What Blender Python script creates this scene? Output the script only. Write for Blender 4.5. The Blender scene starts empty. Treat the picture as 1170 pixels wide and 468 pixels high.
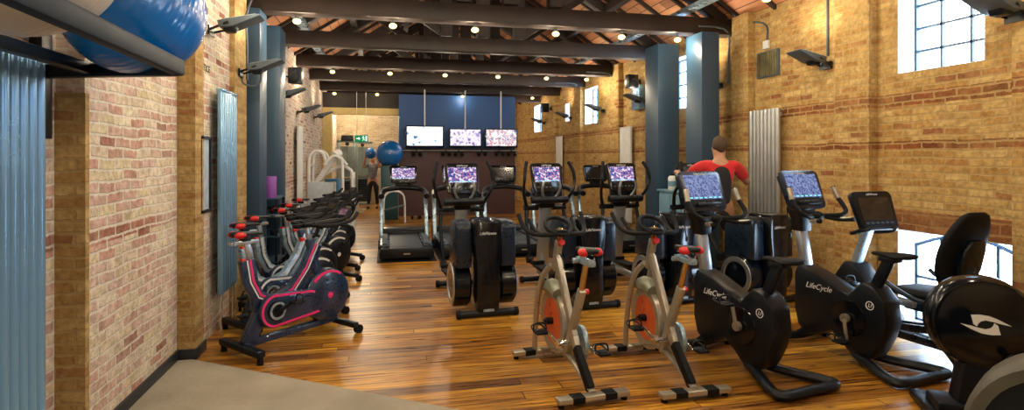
import bpy, bmesh, math, random
from mathutils import Vector, Matrix, Euler
random.seed(7)
PI = math.pi
R = math.radians
scene = bpy.context.scene
COL = scene.collection

# ------------------------------------------------------------------ mesh builder
SPLITN = {'cross_arm', 'grip_pad', 'seat_tube', 'wall_bracket', 'pipe', 'foot', 'end_cap', 'transport_wheel', 'pulse_sensor', 'hand_grip', 'post', 'shelf', 'grip', 'ear_and_nose', 'eye', 'hanger', 'padding', 'rail_tread', 'console_button', 'wall_plate', 'saddle_rail', 'ear', 'mat_bar'}
class MB:
    def __init__(s):
        s.bm = bmesh.new()
    def _merge(s, tmp, mi=0, M=None):
        if M is not None: bmesh.ops.transform(tmp, matrix=M, verts=tmp.verts)
        for f in tmp.faces: f.material_index = mi
        me = bpy.data.meshes.new('tmp'); tmp.to_mesh(me); tmp.free()
        s.bm.from_mesh(me); bpy.data.meshes.remove(me)
        return s
    def _bev(s, tmp, bev, seg=2):
        if bev <= 0: return
        tmp.normal_update()
        ed = [e for e in tmp.edges if len(e.link_faces) == 2 and e.calc_face_angle(0) > R(28)]
        if ed: bmesh.ops.bevel(tmp, geom=ed, offset=bev, segments=seg, profile=.5, affect='EDGES', clamp_overlap=True)
    def box(s, c, size, rot=None, bev=0, mi=0):
        t = bmesh.new(); bmesh.ops.create_cube(t, size=1)
        bmesh.ops.scale(t, vec=size, verts=t.verts)
        s._bev(t, bev)
        M = Matrix.Translation(c)
        if rot is not None: M = M @ Euler(rot).to_matrix().to_4x4()
        return s._merge(t, mi, M)
    def bx(s, x0, x1, y0, y1, z0, z1, bev=0, mi=0):
        return s.box(((x0+x1)/2, (y0+y1)/2, (z0+z1)/2), (abs(x1-x0), abs(y1-y0), abs(z1-z0)), None, bev, mi)
    def bar(s, p0, p1, w, h, bev=.004, mi=0, up=(0, 0, 1)):
        p0 = Vector(p0); p1 = Vector(p1); d = p1-p0; L = d.length; d.normalize()
        up = Vector(up); x = d.cross(up)
        if x.length < 1e-4: x = d.cross(Vector((0, 1, 0)))
        x.normalize(); z = x.cross(d)
        M = Matrix((x, d, z)).transposed().to_4x4(); M.translation = (p0+p1)/2
        t = bmesh.new(); bmesh.ops.create_cube(t, size=1); bmesh.ops.scale(t, vec=(w, L, h), verts=t.verts)
        s._bev(t, bev); return s._merge(t, mi, M)
    def cyl(s, p0, p1, r0, r1=None, seg=18, mi=0, bev=0):
        if r1 is None: r1 = r0
        p0 = Vector(p0); p1 = Vector(p1); d = p1-p0
        t = bmesh.new(); bmesh.ops.create_cone(t, cap_ends=True, segments=seg, radius1=r0, radius2=r1, depth=d.length)
        s._bev(t, bev)
        M = d.to_track_quat('Z', 'Y').to_matrix().to_4x4(); M.translation = (p0+p1)/2
        return s._merge(t, mi, M)
    def tube(s, pts, r, seg=10, mi=0, smooth=4, closed=False, ry=None, up=(0, 0, 1)):
        P = [Vector(p) for p in pts]; n = len(P)
        rr = list(r) if isinstance(r, (list, tuple)) else [r]*n
        if smooth and n > 2:
            Q = []; q = []
            rng = range(n if closed else n-1)
            for i in rng:
                g = (lambda k: P[k % n]) if closed else (lambda k: P[max(0, min(n-1, k))])
                a, b, c, d = g(i-1), g(i), g(i+1), g(i+2)
                for k in range(smooth):
                    u = k/smooth
                    Q.append(.5*((2*b)+(c-a)*u+(2*a-5*b+4*c-d)*u*u+(-a+3*b-3*c+d)*u**3))
                    q.append(rr[i]*(1-u)+rr[(i+1) % n]*u)
            if not closed: Q.append(P[-1]); q.append(rr[-1])
            P, rr = Q, q; n = len(P)
        t = bmesh.new(); rings = []
        prev = None
        for i in range(n):
            if closed: d = P[(i+1) % n]-P[i-1]
            else: d = P[min(n-1, i+1)]-P[max(0, i-1)]
            d.normalize()
            if ry is not None:
                x = d.cross(Vector(up))
                if x.length < 1e-3: x = prev.copy() if prev else Vector((1, 0, 0))
                x.normalize()
            elif prev is None:
                x = d.cross(Vector((0, 0, 1)))
                if x.length < 1e-2: x = d.cross(Vector((1, 0, 0)))
                x.normalize()
            else:
                x = prev - d*prev.dot(d)
                if x.length < 1e-5: x = d.orthogonal()
                x.normalize()
            prev = x; y = d.cross(x)
            k = (ry/r if not isinstance(r, (list, tuple)) else ry) if ry is not None else 1
            rings.append([t.verts.new(P[i]+x*math.cos(2*PI*j/seg)*rr[i]+y*math.sin(2*PI*j/seg)*rr[i]*k) for j in range(seg)])
        for i in range(n if closed else n-1):
            A = rings[i]; B = rings[(i+1) % n]
            for j in range(seg): t.faces.new((A[j], A[(j+1) % seg], B[(j+1) % seg], B[j]))
        if not closed:
            t.faces.new(rings[0][::-1]); t.faces.new(rings[-1])
        bmesh.ops.recalc_face_normals(t, faces=t.faces)
        return s._merge(t, mi)
    def lathe(s, prof, axis='x', c=(0, 0, 0), seg=32, mi=0):
        t = bmesh.new(); rings = []
        for r, h in prof:
            ring = []
            for j in range(seg):
                a = 2*PI*j/seg; u, v = r*math.cos(a), r*math.sin(a)
                p = {'x': (h, u, v), 'y': (u, h, v), 'z': (u, v, h)}[axis]
                ring.append(t.verts.new(Vector(p)+Vector(c)))
            rings.append(ring)
        for A, B in zip(rings, rings[1:]):
            for j in range(seg): t.faces.new((A[j], A[(j+1) % seg], B[(j+1) % seg], B[j]))
        o0, o1 = prof[0][0] > 1e-5, prof[-1][0] > 1e-5
        if o0 and o1:
            if abs(prof[0][0]-prof[-1][0])+abs(prof[0][1]-prof[-1][1]) > 1e-5:
                for j in range(seg): t.faces.new((rings[-1][j], rings[-1][(j+1) % seg], rings[0][(j+1) % seg], rings[0][j]))
        elif o0: t.faces.new(rings[0][::-1])
        elif o1: t.faces.new(rings[-1])
        bmesh.ops.remove_doubles(t, verts=t.verts, dist=1e-5)
        bmesh.ops.recalc_face_normals(t, faces=t.faces)
        return s._merge(t, mi)
    def prism(s, pts, plane, a0, a1, bev=0, mi=0, M=None):
        t = bmesh.new()
        f = {'yz': lambda p, a: (a, p[0], p[1]), 'xz': lambda p, a: (p[0], a, p[1]), 'xy': lambda p, a: (p[0], p[1], a)}[plane]
        A = [t.verts.new(f(p, a0)) for p in pts]; B = [t.verts.new(f(p, a1)) for p in pts]; n = len(pts)
        t.faces.new(A[::-1]); t.faces.new(B)
        for i in range(n): t.faces.new((A[i], A[(i+1) % n], B[(i+1) % n], B[i]))
        bmesh.ops.recalc_face_normals(t, faces=t.faces)
        s._bev(t, bev)
        return s._merge(t, mi, M)
    def loft(s, rings, mi=0):
        t = bmesh.new(); RR = [[t.verts.new(p) for p in r] for r in rings]; n = len(RR[0])
        for A, B in zip(RR, RR[1:]):
            for j in range(n): t.faces.new((A[j], A[(j+1) % n], B[(j+1) % n], B[j]))
        t.faces.new(RR[0][::-1]); t.faces.new(RR[-1])
        bmesh.ops.recalc_face_normals(t, faces=t.faces)
        return s._merge(t, mi)
    def sphere(s, c, r, seg=24, mi=0, sc=(1, 1, 1)):
        t = bmesh.new(); bmesh.ops.create_uvsphere(t, u_segments=seg, v_segments=seg//2, radius=r)
        bmesh.ops.scale(t, vec=sc, verts=t.verts)
        return s._merge(t, mi, Matrix.Translation(c))
    def ringflat(s, outer, inner, plane, a0, a1, mi=0):
        """closed outline band between two same-length loops"""
        t = bmesh.new()
        f = {'yz': lambda p, a: (a, p[0], p[1]), 'xz': lambda p, a: (p[0], a, p[1]), 'xy': lambda p, a: (p[0], p[1], a)}[plane]
        n = len(outer)
        L = [[t.verts.new(f(p, a)) for p in q] for q, a in ((outer, a0), (outer, a1), (inner, a1), (inner, a0))]
        for k in range(4):
            A, B = L[k], L[(k+1) % 4]
            for i in range(n): t.faces.new((A[i], A[(i+1) % n], B[(i+1) % n], B[i]))
        bmesh.ops.recalc_face_normals(t, faces=t.faces)
        return s._merge(t, mi)
    def build(s, name, mats, parent=None, loc=None, rot=None, sharp=38):
        bm = s.bm
        if name in SPLITN:
            seen = set(); isl = []
            for v in bm.verts:
                if v in seen: continue
                st = [v]; seen.add(v); cur = []
                while st:
                    q = st.pop(); cur.append(q)
                    for e in q.link_edges:
                        r_ = e.other_vert(q)
                        if r_ not in seen: seen.add(r_); st.append(r_)
                isl.append(cur)
            if len(isl) > 1:
                first = None
                for cur in isl:
                    n = MB(); mp = {}
                    for v in cur: mp[v] = n.bm.verts.new(v.co)
                    fs = {f for v in cur for f in v.link_faces}
                    for f in fs:
                        try: nf = n.bm.faces.new([mp[v] for v in f.verts]); nf.material_index = f.material_index
                        except ValueError: pass
                    o = n._fin(name, mats, parent, loc, rot, sharp); first = first or o
                bm.free(); return first
        return s._fin(name, mats, parent, loc, rot, sharp)
    def _fin(s, name, mats, parent, loc, rot, sharp):
        bm = s.bm; bm.normal_update()
        for f in bm.faces: f.smooth = True
        for e in bm.edges:
            if len(e.link_faces) == 2:
                if e.calc_face_angle(0) > R(sharp): e.smooth = False
            else: e.smooth = False
        me = bpy.data.meshes.new(name); bm.to_mesh(me); bm.free()
        if not isinstance(mats, (list, tuple)): mats = [mats]
        for m in mats: me.materials.append(m)
        o = bpy.data.objects.new(name, me); COL.objects.link(o)
        if parent: o.parent = parent
        if loc: o.location = loc
        if rot: o.rotation_euler = rot
        return o

def tag(o, label, cat, group=None, kind=None):
    o['label'] = label; o['category'] = cat
    if group: o['group'] = group
    if kind: o['kind'] = kind
    return o
def thing(name, label, cat, loc=(0, 0, 0), rotz=0, group=None):
    o = bpy.data.objects.new(name, None); COL.objects.link(o)
    o.empty_display_size = .1
    o.location = loc; o.rotation_euler = (0, 0, rotz)
    return tag(o, label, cat, group)
def struct(o):
    o['kind'] = 'structure'; return o
def copy_tree(o, parent=None):
    c = o.copy(); COL.objects.link(c)
    if parent: c.parent = parent
    for ch in [x for x in o.children]: copy_tree(ch, c)
    return c
def dup(o, loc, rotz=None, label=None, group=None):
    c = copy_tree(o); c.location = loc
    if rotz is not None: c.rotation_euler = (0, 0, rotz)
    if label: c['label'] = label
    if group: c['group'] = group
    return c
TXT = {}
def text(name, s, size, mat, parent, loc, rot, shear=0, ext=.0008, bold=0):
    cu = bpy.data.curves.new(name, 'FONT'); cu.body = s; cu.size = size; cu.shear = shear
    cu.extrude = ext; cu.offset = bold; cu.align_x = 'CENTER'; cu.align_y = 'CENTER'
    cu.materials.append(mat)
    key = (s, size, shear, mat.name)
    if key not in TXT:
        tmp = bpy.data.objects.new('tmp', cu); COL.objects.link(tmp)
        dg = bpy.context.evaluated_depsgraph_get(); me = bpy.data.meshes.new_from_object(tmp.evaluated_get(dg))
        if not me.materials: me.materials.append(mat)
        bpy.data.objects.remove(tmp); TXT[key] = me
    o = bpy.data.objects.new(name, TXT[key]); COL.objects.link(o); o.parent = parent
    o.location = loc; o.rotation_euler = rot
    return o

# ------------------------------------------------------------------ materials
class NT:
    def __init__(s, name):
        s.m = bpy.data.materials.new(name); s.m.use_nodes = True
        s.t = s.m.node_tree; s.n = s.t.nodes; s.n.clear()
        s.out = s.n.new('ShaderNodeOutputMaterial')
    def add(s, typ, **kw):
        nd = s.n.new(typ)
        for k, v in kw.items():
            if k == 'ins':
                for a, b in v.items():
                    if hasattr(b, 'is_output') or isinstance(b, bpy.types.NodeSocket): s.t.links.new(b, nd.inputs[a])
                    else: nd.inputs[a].default_value = b
            else: setattr(nd, k, v)
        return nd
    def ramp(s, fac, stops, interp='LINEAR'):
        r = s.n.new('ShaderNodeValToRGB'); r.color_ramp.interpolation = interp
        e = r.color_ramp.elements
        while len(e) < len(stops): e.new(.5)
        for k, (p, c) in enumerate(stops):
            e[k].position = p; e[k].color = (c[0], c[1], c[2], 1)
        s.t.links.new(fac, r.inputs[0]); return r.outputs[0]
    def mix(s, f, a, b, mode='MIX'):
        x = s.n.new('ShaderNodeMix'); x.data_type = 'RGBA'; x.blend_type = mode
        for i, v in ((0, f), (6, a), (7, b)):
            if isinstance(v, bpy.types.NodeSocket): s.t.links.new(v, x.inputs[i])
            else: x.inputs[i].default_value = v if i == 0 else (v[0], v[1], v[2], 1)
        return x.outputs[2]
    def math(s, op, a, b=0.0, clamp=False):
        x = s.n.new('ShaderNodeMath'); x.operation = op; x.use_clamp = clamp
        for i, v in ((0, a), (1, b)):
            if isinstance(v, bpy.types.NodeSocket): s.t.links.new(v, x.inputs[i])
            else: x.inputs[i].default_value = v
        return x.outputs[0]
    def bsdf(s, **ins):
        b = s.add('ShaderNodeBsdfPrincipled', ins=ins)
        s.t.links.new(b.outputs[0], s.out.inputs[0]); return b
    def coord(s, kind='Object', scale=(1, 1, 1)):
        c = s.n.new('ShaderNodeTexCoord')
        mp = s.n.new('ShaderNodeMapping'); mp.inputs['Scale'].default_value = scale
        s.t.links.new(c.outputs[kind], mp.inputs[0]); return mp.outputs[0]

def mat(name, col, rough=.5, metal=0., var=.12, scale=9., bump=0., coat=0., sheen=0., spec=.5):
    n = NT(name); co = n.coord()
    no = n.add('ShaderNodeTexNoise', ins={'Vector': co, 'Scale': scale, 'Detail': 4.})
    lo = tuple(c*(1-var) for c in col); hi = tuple(min(1, c*(1+var)) for c in col)
    c = n.ramp(no.outputs[0], [(.3, lo), (.7, hi)])
    rr = n.math('ADD', n.math('MULTIPLY', no.outputs[0], .14), rough-.07)
    b = n.bsdf(**{'Base Color': c, 'Roughness': rr, 'Metallic': metal, 'Coat Weight': coat, 'Sheen Weight': sheen, 'Specular IOR Level': spec})
    if bump:
        bp = n.add('ShaderNodeBump', ins={'Height': n.add('ShaderNodeTexNoise', ins={'Vector': co, 'Scale': scale*12, 'Detail': 3.}).outputs[0], 'Strength': bump, 'Distance': .004})
        n.t.links.new(bp.outputs[0], b.inputs['Normal'])
    return n.m
def emit(name, col, st):
    n = NT(name)
    e = n.add('ShaderNodeEmission', ins={'Color': (*col, 1), 'Strength': st})
    n.t.links.new(e.outputs[0], n.out.inputs[0]); return n.m
def screen(name, stops, st, scale=18., seed=0., base=(.02, .02, .03)):
    """picture on a lit display: soft blotches of colour"""
    n = NT(name); c = n.n.new('ShaderNodeTexCoord')
    mp = n.add('ShaderNodeMapping', ins={'Vector': c.outputs['Object'], 'Location': (seed, seed*.7, seed*1.3)})
    no = n.add('ShaderNodeTexNoise', ins={'Vector': mp.outputs[0], 'Scale': scale, 'Detail': 3., 'Distortion': .8})
    vo = n.add('ShaderNodeTexVoronoi', ins={'Vector': mp.outputs[0], 'Scale': scale*1.3})
    f = n.math('ADD', n.math('MULTIPLY', no.outputs[0], .8), n.math('MULTIPLY', vo.outputs['Distance'], .35))
    col = n.ramp(f, stops)
    b = n.bsdf(**{'Base Color': (*base, 1), 'Roughness': .15, 'Emission Color': col, 'Emission Strength': st})
    return n.m

def brick(name, stops, mortar, bands=(), bandcol=(.3, .11, .05), rough=.85, bw=.215, bh=.068, bump=.6, msize=.010, stain=.35, patch=None, flat=False):
    n = NT(name)
    tc = n.n.new('ShaderNodeTexCoord'); sep = n.add('ShaderNodeSeparateXYZ', ins={0: tc.outputs['Object']})
    u = n.math('ADD', sep.outputs[0], sep.outputs[1]); z = sep.outputs[2]
    wob = n.add('ShaderNodeTexNoise', ins={'Vector': tc.outputs['Object'], 'Scale': 2.6, 'Detail': 3.})
    wv = n.math('MULTIPLY', n.math('SUBTRACT', wob.outputs[0], .5), .045)
    fine = n.add('ShaderNodeTexNoise', ins={'Vector': tc.outputs['Object'], 'Scale': 26., 'Detail': 4.})
    wf = n.math('MULTIPLY', n.math('SUBTRACT', fine.outputs[0], .5), .02)
    uu = n.math('ADD', n.math('ADD', u, wv), wf); zz = n.math('ADD', n.math('ADD', z, wv), wf)
    cv = n.add('ShaderNodeCombineXYZ', ins={0: uu, 1: zz})
    bk = n.add('ShaderNodeTexBrick', offset=.5, ins={'Vector': cv.outputs[0], 'Color1': (0, 0, 0, 1), 'Color2': (1, 1, 1, 1), 'Mortar': (.5, .5, .5, 1), 'Scale': 1., 'Mortar Size': msize, 'Mortar Smooth': .3, 'Bias': 0., 'Brick Width': bw, 'Row Height': bh})
    c = n.ramp(bk.outputs[0], stops, 'CONSTANT')
    zb = n.math('ADD', z, n.math('MULTIPLY', wv, .6))
    for z0, h in bands:
        d = n.math('ABSOLUTE', n.math('SUBTRACT', zb, z0))
        f = n.math('LESS_THAN', d, h)
        rc = n.ramp(bk.outputs[0], [(0, bandcol), (.5, tuple(q*1.35 for q in bandcol)), (1, tuple(q*.75 for q in bandcol))])
        c = n.mix(f, c, rc)
    big = n.add('ShaderNodeTexNoise', ins={'Vector': tc.outputs['Object'], 'Scale': 1.1, 'Detail': 5., 'Roughness': .65})
    c = n.mix(n.math('MULTIPLY', n.ramp(big.outputs[0], [(.42, (0, 0, 0)), (.62, (1, 1, 1))]), stain), c, patch or mortar)
    c = n.mix(.6, c, n.ramp(fine.outputs[0], [(.3, (.42, .38, .34)), (.62, (1.0, 1.0, 1.0))]), 'MULTIPLY')
    mid = n.add('ShaderNodeTexNoise', ins={'Vector': tc.outputs['Object'], 'Scale': 6., 'Detail': 6., 'Roughness': .7})
    c = n.mix(.5, c, n.ramp(mid.outputs[0], [(.34, (.50, .44, .38)), (.55, (1.0, 1.0, 1.0))]), 'MULTIPLY')
    mc = n.mix(.5, mortar, n.ramp(fine.outputs[0], [(.3, tuple(q*.6 for q in mortar)), (.7, mortar)]))
    c = n.mix(n.math('MULTIPLY', bk.outputs['Fac'], .8), c, mc)
    b = n.bsdf(**{'Base Color': c, 'Roughness': rough, 'Specular IOR Level': .25})
    h = n.math('ADD', n.math('MULTIPLY', bk.outputs['Fac'], -1.), n.math('MULTIPLY', fine.outputs[0], .9))
    bp = n.add('ShaderNodeBump', ins={'Height': h, 'Strength': bump, 'Distance': .012})
    n.t.links.new(bp.outputs[0], b.inputs['Normal'])
    return n.m

def planks(name, stops, w, L, gap, rough, axis='x', grain=.6, knots=True, bump=.2, msize=.004, coat=0., spec=.5, wear=0):
    n = NT(name)
    tc = n.n.new('ShaderNodeTexCoord'); sep = n.add('ShaderNodeSeparateXYZ', ins={0: tc.outputs['Object']})
    a, b_ = (sep.outputs[0], sep.outputs[1]) if axis == 'x' else (sep.outputs[1], sep.outputs[0])
    row = n.add('ShaderNodeTexWhiteNoise', noise_dimensions='1D')
    n.t.links.new(n.math('FLOOR', n.math('DIVIDE', b_, w)), row.inputs['W'])
    a = n.math('ADD', a, n.math('MULTIPLY', row.outputs['Value'], L))
    cv = n.add('ShaderNodeCombineXYZ', ins={0: a, 1: b_})
    bk = n.add('ShaderNodeTexBrick', offset=0., offset_frequency=2, ins={'Vector': cv.outputs[0], 'Color1': (0, 0, 0, 1), 'Color2': (1, 1, 1, 1), 'Mortar': (.5, .5, .5, 1), 'Scale': 1., 'Mortar Size': msize, 'Mortar Smooth': .2, 'Bias': 0., 'Brick Width': L, 'Row Height': w})
    st = n.add('ShaderNodeCombineXYZ', ins={0: n.math('MULTIPLY', a, 1.3), 1: n.math('MULTIPLY', b_, 22.), 2: n.math('MULTIPLY', bk.outputs[0], 9.)})
    gr = n.add('ShaderNodeTexNoise', ins={'Vector': st.outputs[0], 'Scale': 1.6, 'Detail': 7., 'Roughness': .62, 'Distortion': .5})
    f = n.math('ADD', n.math('MULTIPLY', bk.outputs[0], 1-grain), n.math('MULTIPLY', gr.outputs[0], grain))
    c = n.ramp(f, stops)
    if knots:
        kv = n.add('ShaderNodeCombineXYZ', ins={0: n.math('MULTIPLY', a, 2.6), 1: n.math('MULTIPLY', b_, 7.)})
        vo = n.add('ShaderNodeTexVoronoi', ins={'Vector': kv.outputs[0], 'Scale': 1.1, 'Randomness': 1.})
        k = n.ramp(vo.outputs['Distance'], [(.05, (1, 1, 1)), (.15, (0, 0, 0))])
        c = n.mix(n.math('MULTIPLY', k, .85), c, (.035, .013, .004))
    if wear:
        big = n.add('ShaderNodeTexNoise', ins={'Vector': tc.outputs['Object'], 'Scale': .9, 'Detail': 4.})
        c = n.mix(n.math('MULTIPLY', n.ramp(big.outputs[0], [(.4, (1, 1, 1)), (.6, (0, 0, 0))]), wear), c, (.1, .04, .014))
    c = n.mix(bk.outputs['Fac'], c, gap)
    rr = n.math('ADD', n.math('MULTIPLY', gr.outputs[0], .25), rough-.12)
    b = n.bsdf(**{'Base Color': c, 'Roughness': rr, 'Coat Weight': coat, 'Specular IOR Level': spec})
    h = n.math('ADD', n.math('MULTIPLY', bk.outputs['Fac'], -1.5), n.math('MULTIPLY', gr.outputs[0], .5))
    bp = n.add('ShaderNodeBump', ins={'Height': h, 'Strength': bump, 'Distance': .004})
    n.t.links.new(bp.outputs[0], b.inputs['Normal'])
    return n.m

YB = [(0, (.60, .39, .14)), (.16, (.50, .29, .09)), (.34, (.64, .44, .17)), (.5, (.55, .33, .11)), (.64, (.68, .48, .20)), (.80, (.46, .23, .08)), (.88, (.60, .40, .15)), (.97, (.36, .15, .065))]
m_brick_right = brick('yellow_stock_brick', YB, (.50, .35, .155), bands=((2.2, .062), (1.755, .037)), bandcol=(.26, .085, .03), stain=.35, patch=(.60, .42, .17))
LB = [(0, (.66, .46, .39)), (.14, (.72, .60, .46)), (.3, (.60, .36, .29)), (.46, (.72, .62, .42)), (.6, (.64, .43, .36)), (.74, (.76, .68, .52)), (.86, (.54, .29, .22)), (.94, (.34, .13, .09))]
m_brick_left = brick('whitewashed_pink_brick', LB, (.74, .68, .60), bands=((1.17, .04),), bandcol=(.36, .16, .11), stain=.5, patch=(.74, .66, .56), bump=.8)
PB = [(0, (.50, .34, .14)), (.3, (.40, .24, .09)), (.6, (.54, .38, .17)), (.85, (.34, .17, .07))]
m_brick_pier = brick('ochre_pier_brick', PB, (.40, .28, .12), stain=.3, patch=(.42, .29, .09))
FB = [(0, (.42, .33, .20)), (.3, (.50, .40, .26)), (.6, (.36, .26, .15)), (.85, (.55, .46, .32))]
m_brick_far = brick('pale_far_brick', FB, (.45, .37, .25), stain=.4)
m_floor = planks('pine_floorboards', [(.32, (.04, .012, .002)), (.42, (.22, .080, .008)), (.52, (.50, .215, .018)), (.64, (.82, .44, .05))], .125, 2.7, (.02, .008, .003), .30, 'x', grain=.78, wear=.45)
m_roof = planks('roof_boards', [(.2, (.20, .075, .030)), (.5, (.46, .19, .08)), (.8, (.62, .30, .14))], .14, 3.5, (.02, .008, .004), .7, 'y', knots=False, bump=.4, msize=.006)
m_beam = mat('dark_oak_beam', (.020, .010, .007), .6, var=.45, scale=3.5, bump=.3)
m_carpet = mat('grey_beige_carpet', (.37, .335, .27), .95, var=.14, scale=2.2, bump=.9, spec=.1)
m_skirt = mat('black_skirting', (.018, .022, .03), .45)
m_slate = mat('slate_blue_paint', (.026, .064, .115), .38, var=.06, scale=2)
m_white = mat('white_paint', (.75, .76, .76), .5, var=.05)
m_cream = mat('cream_paint', (.62, .46, .17), .6, var=.08)
m_blueframe = mat('blue_window_metal', (.03, .07, .13), .4)
m_navywall = mat('deep_blue_paint', (.010, .075, .26), .5, var=.08, scale=2)
m_maroon = mat('maroon_paint', (.07, .028, .034), .5, var=.1, scale=2)
m_black = mat('black_plastic', (.004, .007, .012), .36, var=.2, spec=.32)
m_blackgl = mat('gloss_black_plastic', (.003, .005, .009), .16, var=.2, coat=.15, spec=.4)
m_navypl = mat('blue_black_plastic', (.006, .016, .034), .28, var=.2)
m_rubber = mat('black_rubber', (.005, .006, .008), .6, bump=.3, spec=.2)
m_silver = mat('satin_silver', (.48, .54, .60), .32, metal=.85, var=.06)
m_warmsil = mat('warm_silver_frame', (.44, .41, .34), .30, metal=.6, var=.08)
m_chrome = mat('chrome', (.8, .81, .83), .12, metal=1., var=.03)
m_greypl = mat('grey_plastic', (.09, .115, .14), .45, spec=.3)
m_bluesil = mat('pale_blue_silver', (.36, .50, .62), .28, metal=.5, var=.08)
m_red = mat('red_vinyl', (.62, .012, .015), .35)
m_orange = mat('orange_red_enamel', (.60, .10, .03), .3)
m_pink = mat('hot_pink_paint', (.80, .03, .20), .35)
m_navy = mat('navy_enamel', (.012, .030, .075), .28, coat=.3)
m_gold = mat('brass_post', (.55, .33, .10), .25, metal=.8)
m_textw = mat('white_lettering', (.80, .82, .84), .4, var=.02)
m_greenguard = mat('olive_silver_guard', (.27, .29, .22), .35, metal=.35)
m_rad = mat('brushed_radiator', (.50, .53, .55), .33, metal=.75, var=.08)
m_radl = mat('pale_blue_radiator', (.22, .42, .64), .26, metal=.5, var=.02, scale=2.)
m_blueball = mat('blue_vinyl_ball', (.003, .12, .42), .22, var=.08, scale=2, coat=.3)
m_paleball = mat('pearl_grey_ball', (.48, .42, .36), .35, var=.08, scale=2)
m_rackm = mat('graphite_rack_paint', (.010, .017, .030), .6, spec=.15)
m_glass = NT('window_glass')
_a = m_glass.add('ShaderNodeBsdfTransparent', ins={'Color': (.96, .98, 1, 1)}); _b = m_glass.add('ShaderNodeBsdfGlossy', ins={'Color': (1, 1, 1, 1), 'Roughness': .05})
_m = m_glass.add('ShaderNodeMixShader', ins={0: .06, 1: _a.outputs[0], 2: _b.outputs[0]}); m_glass.t.links.new(_m.outputs[0], m_glass.out.inputs[0]); m_glass = m_glass.m
m_lamp = emit('warm_lamp', (1., .80, .30), 3.4)
m_scr_tv1 = screen('tv_picture_white', [(.36, (.02, .10, .25)), (.42, (.45, .70, .95)), (.50, (1., 1., 1.))], 1.3, 5., 3.)
m_scr_tv2 = screen('tv_picture_violet', [(.38, (.16, .10, .40)), (.47, (.42, .32, .66)), (.56, (.95, .88, 1.))], 1., 9., 1.)
m_scr_tv3 = screen('tv_picture_football', [(.38, (.02, .06, .22)), (.45, (.10, .22, .5)), (.50, (.95, .9, .97)), (.58, (.6, .12, .2)), (.64, (1, 1, 1))], 1., 8., 7.)
m_scr_col = screen('console_picture', [(.40, (.003, .012, .10)), (.48, (.02, .09, .45)), (.54, (.12, .14, .5)), (.585, (.62, .06, .14)), (.65, (.75, .78, .9))], 1., 30., 2.)
m_scr_blue = screen('console_menu', [(.36, (.02, .05, .18)), (.46, (.05, .10, .30)), (.54, (.12, .19, .48)), (.66, (.30, .38, .68))], .8, 45., 5.)
m_scr_off = mat('dark_display', (.012, .012, .016), .12, coat=.5)
m_screenbar = emit('cyan_menu_icons', (.25, .85, .9), 1.3)
m_skin = mat('skin', (.50, .27, .17), .5, var=.08)
m_hair = mat('brown_hair', (.06, .032, .016), .7, bump=.8)
m_redshirt = mat('red_cotton', (.58, .010, .014), .8, sheen=.2)
m_blackcloth = mat('black_cotton', (.012, .012, .014), .85)
m_greytop = mat('grey_print_cotton', (.16, .16, .18), .85, var=.4, scale=14)
# ------------------------------------------------------------------ camera (level, shifted, 20 mm on 36 mm)
F = 650.; YH = 178.; TH = R(12.6); CH = 1.65
cam = bpy.data.cameras.new('camera'); camo = bpy.data.objects.new('camera', cam); COL.objects.link(camo)
cam.sensor_width = 36; cam.lens = 36*F/1170; cam.shift_y = -(234-YH)/1170; cam.clip_start = .05
camo.location = (0, 0, CH); camo.rotation_euler = (PI/2, 0, -TH)
scene.camera = camo
cT, sT = math.cos(TH), math.sin(TH)
def floor_at(px, py, z=0.):
    d = F*(CH-z)/(py-YH); r = (px-585)*d/F
    return Vector((r*cT+d*sT, d*cT-r*sT, z))

# ------------------------------------------------------------------ setting
XL, XR = -1.66, 4.90
Y0, Y1 = -3.0, 21.0
EAVE = 3.62; XM = (XL+XR)/2; RIDGE = 5.75
struct(MB().bx(XL-.4, XR+.5, Y0-.3, Y1+.3, -.12, 0).build('floor', m_floor))
cp = [(-1.78, -3.), (4.9, -3.), (4.9, .60), (.445, 3.69), (-1.515, 5.05), (-1.64, 5.05), (-1.78, 3.6)]
struct(MB().prism(cp, 'xy', .0, .008).build('floor_carpet', m_carpet))
def holed_wall(name, xin, xout, holes, mat_):
    ys = sorted({Y0-.3, Y1+.3} | {h[0] for h in holes} | {h[1] for h in holes})
    zs = sorted({-.12, EAVE} | {h[2] for h in holes} | {h[3] for h in holes})
    b = MB()
    for a, c in zip(ys, ys[1:]):
        for e, g in zip(zs, zs[1:]):
            my, mz = (a+c)/2, (e+g)/2
            if any(h[0] < my < h[1] and h[2] < mz < h[3] for h in holes): continue
            b.bx(xin, xout, a, c, e, g)
    return b
WIN = [(-2.6, -1.7, 2.45, 3.34), (-.62, .28, 2.45, 3.34), (3.78, 4.62, 2.45, 3.34), (8.35, 9.25, 2.45, 3.34), (12.65, 13.55, 2.43, 3.32), (14.75, 15.15, 2.60, 3.10), (17.6, 18.5, 2.43, 3.32)]
LOW = (3.56, 4.62, .03, .94)
rw = holed_wall('wall_right', XR, XR+.42, WIN+[LOW], m_brick_right)
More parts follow.
